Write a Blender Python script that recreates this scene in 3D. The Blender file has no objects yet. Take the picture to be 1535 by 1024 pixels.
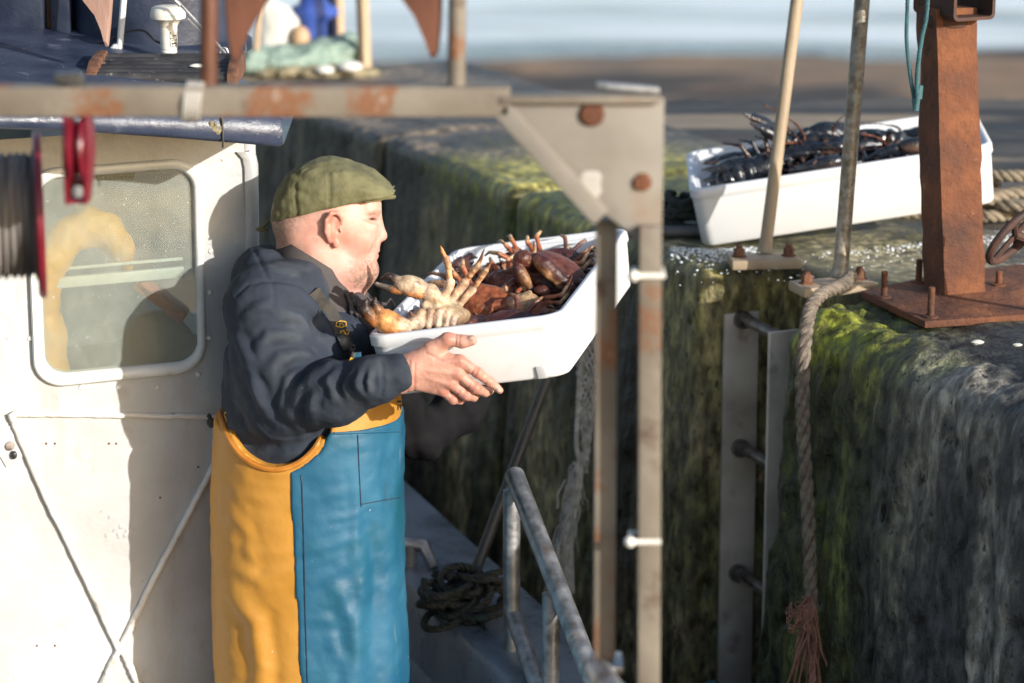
import bpy, bmesh, math, random
import numpy as np
from mathutils import Vector, Matrix

random.seed(11)
RNG = np.random.default_rng(11)
SC = bpy.context.scene
COL = SC.collection
R = math.radians

# ------------------------------------------------------------------ camera frame
FPX = 4264.0                      # focal length in photo pixels (1535 wide)
PITCH = R(14.0)
CP, SP = math.cos(PITCH), math.sin(PITCH)
CAMZ = 1.37                       # eye height above the quay top (z = 0)
DECK = -1.50


def P(px, py, Y):
    """world point that stands Y metres in front of the camera, seen at a photo pixel"""
    u = (px - 767.5) / FPX
    v = (512 - py) / FPX
    d = Vector((u, CP + v * SP, -SP + v * CP))
    d *= Y / d.y
    return d + Vector((0, 0, CAMZ))


def G(px, py, z=0.0):
    u = (px - 767.5) / FPX
    v = (512 - py) / FPX
    d = Vector((u, CP + v * SP, -SP + v * CP))
    d *= (z - CAMZ) / d.z
    return d + Vector((0, 0, CAMZ))


def PL(px, py, Y0, X0, S):
    """point under a photo pixel on the upright plane Y = Y0 + S * (X - X0)"""
    u = (px - 767.5) / FPX
    v = (512 - py) / FPX
    d = Vector((u, CP + v * SP, -SP + v * CP))
    d *= (Y0 - S * X0) / (d.y - S * d.x)
    return d + Vector((0, 0, CAMZ))


def caster(o):
    """returns hit(px, py, lift): the point of mesh o seen at a photo pixel, lifted off it towards the viewer's side"""
    from mathutils.bvhtree import BVHTree
    off = wloc(o)
    tree = BVHTree.FromPolygons([v.co + off for v in o.data.vertices], [tuple(p.vertices) for p in o.data.polygons])
    eye = Vector((0, 0, CAMZ))

    def hit(px, py, lift=0.0):
        d = (P(px, py, 5.0) - eye).normalized()
        loc, nrm, i, dist = tree.ray_cast(eye, d)
        if loc is None: return None
        if nrm.dot(d) > 0: nrm = -nrm
        return loc + nrm * lift
    return hit


MPP = 0.001353                    # metres per photo pixel at the man's distance


def mpp(Y):
    return Y / CP / FPX


# ------------------------------------------------------------------ numpy noise
def _hash(i, j, k, s):
    n = (i * 73856093) ^ (j * 19349663) ^ (k * 83492791) ^ (s * 2654435761)
    n = (n ^ (n >> 13)) * 1274126177 & 0x7fffffff
    n = (n ^ (n >> 16)) & 0xffffff
    return n / float(0xffffff)


def vnoise(p, s=0):
    ip = np.floor(p).astype(np.int64)
    f = p - ip
    u = f * f * f * (f * (f * 6 - 15) + 10)
    i, j, k = ip[..., 0], ip[..., 1], ip[..., 2]
    ux, uy, uz = u[..., 0], u[..., 1], u[..., 2]

    def L(a, b, t):
        return a + (b - a) * t
    c = [[[_hash(i + a, j + b, k + d, s) for d in (0, 1)] for b in (0, 1)] for a in (0, 1)]
    x = [[L(c[0][b][d], c[1][b][d], ux) for d in (0, 1)] for b in (0, 1)]
    y = [L(x[0][d], x[1][d], uy) for d in (0, 1)]
    return L(y[0], y[1], uz)


def fbm(p, sc=1.0, octv=4, s=0, stretch=(1, 1, 1)):
    """roughly -1..1"""
    p = np.asarray(p, float) * np.array(stretch) * sc
    t, a, n = 0.0, 1.0, 0.0
    for o in range(octv):
        t = t + a * (vnoise(p, s + o * 17) * 2 - 1)
        n += a
        a *= 0.5
        p = p * 2.03 + 11.7
    return t / n * 1.4


def sstep(a, b, x):
    t = np.clip((x - a) / (b - a), 0, 1)
    return t * t * (3 - 2 * t)


# ------------------------------------------------------------------ objects
def tag(o, label=None, cat=None, group=None, kind=None):
    if label: o['label'] = label
    if cat: o['category'] = cat
    if group: o['group'] = group
    if kind: o['kind'] = kind
    return o


def thing(name, loc, label, cat, group=None):
    o = bpy.data.objects.new(name, None)
    o.empty_display_size = 0.05
    COL.objects.link(o)
    o.location = loc
    return tag(o, label, cat, group)


def wloc(o):
    v = Vector((0, 0, 0))
    while o is not None:
        v += o.location
        o = o.parent
    return v


def mk(name, V, faces, mats, parent=None, origin=None, smooth=True, sharp=None, mi=None, cols=None):
    """faces: list of tuples or (n,4)/(n,3) int array"""
    V = np.asarray(V, np.float64)
    off = np.array(wloc(parent)) if parent is not None else np.zeros(3)
    if origin is not None and parent is None:
        off = np.array(origin, float)
    me = bpy.data.meshes.new(name)
    Vl = V - off
    if isinstance(faces, np.ndarray):
        n, m = faces.shape
        me.vertices.add(len(Vl))
        me.vertices.foreach_set('co', Vl.astype(np.float32).ravel())
        me.loops.add(n * m)
        me.loops.foreach_set('vertex_index', faces.astype(np.int32).ravel())
        me.polygons.add(n)
        me.polygons.foreach_set('loop_start', np.arange(0, n * m, m, dtype=np.int32))
        me.update(calc_edges=True)
        me.validate()
    else:
        me.from_pydata([tuple(v) for v in Vl], [], [tuple(f) for f in faces])
        me.update()
    if not isinstance(mats, (list, tuple)): mats = [mats]
    for m_ in mats: me.materials.append(m_)
    if mi is not None and len(mi) == len(me.polygons):
        me.polygons.foreach_set('material_index', np.asarray(mi, np.int32))
    if cols is not None:
        at = me.color_attributes.new('Col', 'FLOAT_COLOR', 'POINT')
        c4 = np.ones((len(V), 4), np.float32)
        c4[:, :3] = cols
        at.data.foreach_set('color', c4.ravel())
    if smooth:
        me.polygons.foreach_set('use_smooth', np.ones(len(me.polygons), bool))
        if sharp: me.set_sharp_from_angle(angle=R(sharp))
    o = bpy.data.objects.new(name, me)
    COL.objects.link(o)
    if parent is not None:
        o.parent = parent
    elif origin is not None:
        o.location = origin
    return o


class MB:
    """collects shapes; build() links them as ONE mesh object"""

    def __init__(s):
        s.v, s.f, s.m = [], [], []

    def add(s, vs, fs, mi=0):
        b = len(s.v)
        s.v += [tuple(x) for x in vs]
        s.f += [tuple(i + b for i in f) for f in fs]
        s.m += [mi] * len(fs)
        return s

    def box(s, c, size, rot=None, mi=0):
        hx, hy, hz = size[0] / 2, size[1] / 2, size[2] / 2
        vs = [Vector((x, y, z)) for x in (-hx, hx) for y in (-hy, hy) for z in (-hz, hz)]
        if rot is not None: vs = [rot @ v for v in vs]
        vs = [v + Vector(c) for v in vs]
        return s.add(vs, [(0, 1, 3, 2), (4, 6, 7, 5), (0, 4, 5, 1), (2, 3, 7, 6), (0, 2, 6, 4), (1, 5, 7, 3)], mi)

    def rings(s, rs, closed=True, cap=True, mi=0, loop=False):
        n = len(rs[0])
        vs = [p for r_ in rs for p in r_]
        fs = []
        m = len(rs)
        for i in range(m if loop else m - 1):
            for j in range(n if closed else n - 1):
                a = i * n + j
                b = i * n + (j + 1) % n
                c = ((i + 1) % m) * n + (j + 1) % n
                d = ((i + 1) % m) * n + j
                fs.append((a, b, c, d))
        if cap and closed and not loop:
            fs.append(tuple(range(n - 1, -1, -1)))
            fs.append(tuple(range((m - 1) * n, m * n)))
        return s.add(vs, fs, mi)

    def tube(s, pts, r, n=10, mi=0, loop=False, cap=True, sq=None):
        pts = [Vector(p) for p in pts]
        if not hasattr(r, '__len__'): r = [r] * len(pts)
        rs = []
        up = None
        for i, p in enumerate(pts):
            a = pts[i - 1] if (i > 0 or loop) else p
            b = pts[(i + 1) % len(pts)] if (i < len(pts) - 1 or loop) else p
            t = (b - a)
            t = t.normalized() if t.length > 1e-9 else Vector((0, 0, 1))
            if up is None:
                up = Vector((0, 0, 1)) if abs(t.z) < .9 else Vector((1, 0, 0))
            x = up.cross(t)
            if x.length < 1e-6: x = Vector((1, 0, 0)).cross(t)
            x.normalize()
            y = t.cross(x).normalized()
            up = y
            fx, fy = (1, 1) if sq is None else sq
            rs.append([p + (x * math.cos(k * 2 * math.pi / n) * fx + y * math.sin(k * 2 * math.pi / n) * fy) * r[i] for k in range(n)])
        return s.rings(rs, True, cap, mi, loop)

    def lathe(s, prof, org=(0, 0, 0), ax=None, n=24, mi=0):
        M_ = ax if ax is not None else Matrix.Identity(3)
        rs = []
        for (r_, z) in prof:
            rs.append([M_ @ Vector((math.cos(k * 2 * math.pi / n) * r_, math.sin(k * 2 * math.pi / n) * r_, z)) + Vector(org) for k in range(n)])
        return s.rings(rs, True, True, mi)

    def prism(s, poly, vec, mi=0):
        n = len(poly)
        a = [Vector(p) for p in poly]
        b = [p + Vector(vec) for p in a]
        fs = [tuple(range(n - 1, -1, -1)), tuple(range(n, 2 * n))]
        fs += [(i, (i + 1) % n, n + (i + 1) % n, n + i) for i in range(n)]
        return s.add(a + b, fs, mi)

    def ball(s, c, r, n=8, mi=0, sq=(1, 1, 1), jit=0):
        rs = []
        for i in range(1, n):
            th = math.pi * i / n
            j = 1 + random.uniform(-jit, jit)
            rs.append([Vector(c) + Vector((math.sin(th) * math.cos(k * math.pi / n) * r * sq[0] * j, math.sin(th) * math.sin(k * math.pi / n) * r * sq[1] * j, math.cos(th) * r * sq[2] * j)) for k in range(2 * n)])
        return s.rings(rs, True, True, mi)

    def build(s, name, mats, parent=None, origin=None, smooth=True, sharp=35, bevel=0, seg=2, cols=None):
        o = mk(name, s.v, s.f, mats, parent, origin, False, None, s.m, cols)
        me = o.data
        bm = bmesh.new()
        bm.from_mesh(me)
        bmesh.ops.recalc_face_normals(bm, faces=bm.faces)
        if bevel:
            es = [e for e in bm.edges if len(e.link_faces) == 2 and e.calc_face_angle(0) > R(30)]
            bmesh.ops.bevel(bm, geom=es, offset=bevel, segments=seg, affect='EDGES', profile=.6)
        bm.to_mesh(me)
        bm.free()
        if smooth:
            me.polygons.foreach_set('use_smooth', np.ones(len(me.polygons), bool))
            me.set_sharp_from_angle(angle=R(sharp))
        return o


def curve_pts(ctrl, n=40):
    """Catmull-Rom through control points"""
    c = [Vector(p) for p in ctrl]
    c = [c[0] * 2 - c[1]] + c + [c[-1] * 2 - c[-2]]
    out = []
    segs = len(c) - 3
    for i in range(n + 1):
        t = i / n * segs
        k = min(int(t), segs - 1)
        t -= k
        a, b, d, e = c[k], c[k + 1], c[k + 2], c[k + 3]
        out.append(0.5 * ((2 * b) + (d - a) * t + (2 * a - 5 * b + 4 * d - e) * t * t + (3 * b - a - 3 * d + e) * t ** 3))
    return out


def arc_len(pts):
    return sum((Vector(pts[i + 1]) - Vector(pts[i])).length for i in range(len(pts) - 1))


def rope_into(mb, ctrl, r, pitch=None, strands=3, mi=0, n=8, dense=None):
    """laid rope: strands wound round the path"""
    L = arc_len(curve_pts(ctrl, 60))
    pitch = pitch or r * 7
    N = dense or max(24, int(L / pitch * 9))
    pts = curve_pts(ctrl, N)
    up = Vector((0, 0, 1))
    frames = []
    for i, p in enumerate(pts):
        t = (pts[min(i + 1, N)] - pts[max(i - 1, 0)]).normalized()
        x = up.cross(t)
        if x.length < 1e-4: x = Vector((1, 0, 0)).cross(t)
        x.normalize()
        y = t.cross(x)
        up = y
        frames.append((p, x, y))
    for k in range(strands):
        q = []
        for i, (p, x, y) in enumerate(frames):
            a = i / N * L / pitch * 2 * math.pi + k * 2 * math.pi / strands
            q.append(p + (x * math.cos(a) + y * math.sin(a)) * r * .52)
        mb.tube(q, r * .56, n, mi)


# ------------------------------------------------------------------ signed-distance modelling
def smin(a, b, k):
    if k <= 0: return np.minimum(a, b)
    h = np.clip(.5 + .5 * (b - a) / k, 0, 1)
    return b + (a - b) * h - k * h * (1 - h)


class SD:
    def __init__(s):
        s.p = []

    def fn(s, f, lo, hi, k=0, col=(.5, .5, .5), op=1):
        s.p.append((f, np.array(lo, float), np.array(hi, float), k, np.array(col, float), op))
        return s

    def cap(s, a, b, r1, r2=None, k=0, col=(.5, .5, .5), op=1):
        a = np.array(a, float); b = np.array(b, float)
        r2 = r1 if r2 is None else r2
        ba = b - a
        bb = max(float(ba @ ba), 1e-12)

        def f(X, Y, Z):
            t = np.clip(((X - a[0]) * ba[0] + (Y - a[1]) * ba[1] + (Z - a[2]) * ba[2]) / bb, 0, 1)
            return np.sqrt((X - a[0] - t * ba[0]) ** 2 + (Y - a[1] - t * ba[1]) ** 2 + (Z - a[2] - t * ba[2]) ** 2) - (r1 + (r2 - r1) * t)
        m = max(r1, r2)
        return s.fn(f, np.minimum(a, b) - m, np.maximum(a, b) + m, k, col, op)

    def chain(s, pts, rs, k=0, col=(.5, .5, .5), op=1):
        for i in range(len(pts) - 1):
            s.cap(pts[i], pts[i + 1], rs[i], rs[i + 1], k, col, op)
        return s

    def ell(s, c, r, rot=None, k=0, col=(.5, .5, .5), op=1):
        c = np.array(c, float); r = np.array(r, float)
        M_ = np.array(rot.transposed()) if rot is not None else None   # world -> local

        def f(X, Y, Z):
            x, y, z = X - c[0], Y - c[1], Z - c[2]
            if M_ is not None:
                x, y, z = (M_[0, 0] * x + M_[0, 1] * y + M_[0, 2] * z, M_[1, 0] * x + M_[1, 1] * y + M_[1, 2] * z, M_[2, 0] * x + M_[2, 1] * y + M_[2, 2] * z)
            k0 = np.sqrt((x / r[0]) ** 2 + (y / r[1]) ** 2 + (z / r[2]) ** 2)
            k1 = np.sqrt((x / r[0] ** 2) ** 2 + (y / r[1] ** 2) ** 2 + (z / r[2] ** 2) ** 2)
            return k0 * (k0 - 1) / np.maximum(k1, 1e-9)
        if rot is None:
            e = r
        else:
            e = np.abs(np.array(rot)) @ r
        return s.fn(f, c - e, c + e, k, col, op)

    def box(s, lo, hi, r=0, k=0, col=(.5, .5, .5), op=1):
        lo = np.array(lo, float); hi = np.array(hi, float)
        c = (lo + hi) / 2; b = (hi - lo) / 2 - r

        def f(X, Y, Z):
            x = np.abs(X - c[0]) - b[0]; y = np.abs(Y - c[1]) - b[1]; z = np.abs(Z - c[2]) - b[2]
            return np.sqrt(np.maximum(x, 0) ** 2 + np.maximum(y, 0) ** 2 + np.maximum(z, 0) ** 2) + np.minimum(np.maximum(np.maximum(x, y), z), 0) - r
        return s.fn(f, lo, hi, k, col, op)

    def mesh(s, h, lo=None, hi=None, post=None):
        adds = [q for q in s.p if q[5] == 1]
        if lo is None:
            lo = np.min([q[1] for q in adds], 0) - 3 * h
            hi = np.max([q[2] for q in adds], 0) + 3 * h
        lo = np.array(lo, float); hi = np.array(hi, float)
        n = np.ceil((hi - lo) / h).astype(int) + 1
        D = np.full(n, 10.0, np.float32)
        ax = [lo[i] + h * np.arange(n[i]) for i in range(3)]
        for (f, a, b, k, c, op) in s.p:
            pad = k + 3 * h
            i0 = np.maximum(np.floor((a - pad - lo) / h).astype(int), 0)
            i1 = np.minimum(np.ceil((b + pad - lo) / h).astype(int) + 1, n)
            if (i1 <= i0).any(): continue
            sl = tuple(slice(i0[d], i1[d]) for d in range(3))
            g = f(ax[0][sl[0]][:, None, None], ax[1][sl[1]][None, :, None], ax[2][sl[2]][None, None, :])
            if op == 1:
                D[sl] = smin(D[sl], g, k)
            else:
                D[sl] = -smin(-D[sl], g, k)
        if post is not None: D = post(D, ax).astype(np.float32)
        return surface_nets(D, lo, h)

    def colors(s, V, tau=.003):
        X, Y, Z = V[:, 0], V[:, 1], V[:, 2]
        W = np.zeros(len(V)); C = np.zeros((len(V), 3))
        ds = []
        for (f, a, b, k, c, op) in s.p:
            if op == 1: ds.append((f(X, Y, Z), c))
        mn = np.min([d for d, c in ds], 0)
        for d, c in ds:
            w = np.exp(-np.clip((d - mn) / tau, 0, 40))
            W += w
            C += w[:, None] * c
        return C / W[:, None]


def surface_nets(D, lo, h):
    S = D < 0
    nx, ny, nz = D.shape

    def corner(A, a, b, c):
        return A[a:nx - 1 + a, b:ny - 1 + b, c:nz - 1 + c]
    cnt = np.zeros((nx - 1, ny - 1, nz - 1), np.uint8)
    for a in (0, 1):
        for b in (0, 1):
            for c in (0, 1):
                cnt += corner(S, a, b, c)
    act = (cnt > 0) & (cnt < 8)
    I = np.argwhere(act)
    idx = np.full(act.shape, -1, np.int64)
    idx[act] = np.arange(len(I))
    acc = np.zeros((len(I), 3)); w = np.zeros(len(I))
    cs = [(a, b, c) for a in (0, 1) for b in (0, 1) for c in (0, 1)]
    val = {c: D[I[:, 0] + c[0], I[:, 1] + c[1], I[:, 2] + c[2]].astype(float) for c in cs}
    for a in cs:
        for d in range(3):
            if a[d] == 0:
                b = list(a); b[d] = 1; b = tuple(b)
                va, vb = val[a], val[b]
                m = (va < 0) != (vb < 0)
                t = np.where(m, va / np.where(m, va - vb, 1), 0)
                p = np.tile(np.array(a, float), (len(I), 1))
                p[:, d] = t
                acc += p * m[:, None]
                w += m
    V = (I + acc / w[:, None]) * h + lo
    F = []
    for d in range(3):
        e, g = (d + 1) % 3, (d + 2) % 3
        sl0 = [slice(None)] * 3; sl1 = [slice(None)] * 3
        sl0[d] = slice(0, -1); sl1[d] = slice(1, None)
        s0, s1 = S[tuple(sl0)], S[tuple(sl1)]
        E = np.argwhere(s0 != s1)
        ok = (E[:, e] > 0) & (E[:, g] > 0) & (E[:, e] < D.shape[e] - 1) & (E[:, g] < D.shape[g] - 1)
        E = E[ok]
        q = []
        for (de, dg) in ((-1, -1), (0, -1), (0, 0), (-1, 0)):
            c = E.copy()
            c[:, e] += de; c[:, g] += dg
            q.append(idx[c[:, 0], c[:, 1], c[:, 2]])
        q = np.stack(q, 1)
        flip = ~S[E[:, 0], E[:, 1], E[:, 2]]
        q[flip] = q[flip][:, ::-1]
        F.append(q)
    F = np.concatenate(F, 0)
    F = F[(F >= 0).all(1)]
    return V, F


def vnormals(V, F):
    n = np.cross(V[F[:, 2]] - V[F[:, 0]], V[F[:, 3]] - V[F[:, 1]])
    N = np.zeros_like(V)
    for k in range(4): np.add.at(N, F[:, k], n)
    return N / np.maximum(np.linalg.norm(N, axis=1, keepdims=True), 1e-12)


def relax(V, F, it=1, lam=.5):
    for _ in range(it):
        A = np.zeros_like(V); c = np.zeros(len(V))
        for k in range(4):
            np.add.at(A, F[:, k], V[F[:, (k + 1) % 4]] + V[F[:, (k - 1) % 4]])
            np.add.at(c, F[:, k], 2)
        V = V + lam * (A / np.maximum(c, 1)[:, None] - V)
    return V


# ------------------------------------------------------------------ materials
def mat(name, cols=None, scale=6, stretch=(1, 1, 1), detail=6, rough=.6, rv=.15, bump=.25, bs=60, bstretch=None, bd=.004,
        metal=0, attr=False, over=(), coat=0, sheen=0, sss=0, spec=.5, vor=0):
    m = bpy.data.materials.new(name)
    m.use_nodes = True
    nt = m.node_tree
    N, Lk = nt.nodes, nt.links
    bsdf = N['Principled BSDF']
    tc = N.new('ShaderNodeTexCoord')

    def noise(sc, st, det=6, ro=.55):
        mp = N.new('ShaderNodeMapping')
        mp.inputs['Scale'].default_value = st
        Lk.new(tc.outputs['Object'], mp.inputs['Vector'])
        nz = N.new('ShaderNodeTexNoise')
        nz.inputs['Scale'].default_value = sc
        nz.inputs['Detail'].default_value = det
        nz.inputs['Roughness'].default_value = ro
        Lk.new(mp.outputs['Vector'], nz.inputs['Vector'])
        return nz.outputs['Fac']

    def mix(a, b, f, mode='MIX'):
        x = N.new('ShaderNodeMix')
        x.data_type = 'RGBA'
        x.blend_type = mode
        for sock, val in ((x.inputs[0], f), (x.inputs[6], a), (x.inputs[7], b)):
            if hasattr(val, 'is_output') or hasattr(val, 'links'): Lk.new(val, sock)
            else: sock.default_value = val if not isinstance(val, tuple) else (*val, 1)
        return x.outputs[2]

    def mr(src, a, b, c, d):
        x = N.new('ShaderNodeMapRange')
        Lk.new(src, x.inputs['Value'])
        for i, v in enumerate((a, b, c, d)): x.inputs[1 + i].default_value = v
        return x.outputs[0]
    n1 = noise(scale, stretch, detail)
    if cols is None: cols = [(.3, (.75, .75, .75)), (.7, (1.2, 1.2, 1.2))]
    rp = N.new('ShaderNodeValToRGB')
    el = rp.color_ramp.elements
    while len(el) < len(cols): el.new(.5)
    for e, (p, c) in zip(el, cols):
        e.position = p
        e.color = (*c, 1)
    Lk.new(n1, rp.inputs['Fac'])
    col = rp.outputs['Color']
    if attr:
        at = N.new('ShaderNodeAttribute')
        at.attribute_name = 'Col'
        col = mix(at.outputs['Color'], col, 1.0, 'MULTIPLY')
    rsock = mr(n1, .3, .7, max(rough - rv, .03), min(rough + rv, 1))
    for ov in over:
        f = mr(noise(ov.get('scale', 8), ov.get('stretch', (1, 1, 1)), ov.get('detail', 6), .6), ov['lo'], ov['hi'], 0, ov.get('max', 1))
        col = mix(col, ov['col'], f)
        if 'rough' in ov:
            x = N.new('ShaderNodeMix')
            Lk.new(f, x.inputs[0]); Lk.new(rsock, x.inputs[2]); x.inputs[3].default_value = ov['rough']
            rsock = x.outputs[0]
    Lk.new(col, bsdf.inputs['Base Color'])
    Lk.new(rsock, bsdf.inputs['Roughness'])
    if bump:
        bp = N.new('ShaderNodeBump')
        bp.inputs['Strength'].default_value = bump
        bp.inputs['Distance'].default_value = bd
        if vor:
            mp = N.new('ShaderNodeMapping')
            Lk.new(tc.outputs['Object'], mp.inputs['Vector'])
            vz = N.new('ShaderNodeTexVoronoi')
            vz.inputs['Scale'].default_value = vor
            Lk.new(mp.outputs['Vector'], vz.inputs['Vector'])
            Lk.new(vz.outputs['Distance'], bp.inputs['Height'])
            bp.invert = True
        else:
            Lk.new(noise(bs, bstretch or stretch, 5, .6), bp.inputs['Height'])
        Lk.new(bp.outputs['Normal'], bsdf.inputs['Normal'])
    bsdf.inputs['Metallic'].default_value = metal
    bsdf.inputs['Coat Weight'].default_value = coat
    bsdf.inputs['Coat Roughness'].default_value = .15
    bsdf.inputs['Sheen Weight'].default_value = sheen
    bsdf.inputs['Specular IOR Level'].default_value = spec
    if sss:
        bsdf.inputs['Subsurface Weight'].default_value = sss
        bsdf.inputs['Subsurface Scale'].default_value = .004
        bsdf.inputs['Subsurface Radius'].default_value = (1, .35, .2)
    return m


def two(a, b, lo=.35, hi=.65):
    return [(lo, a), (hi, b)]


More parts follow.
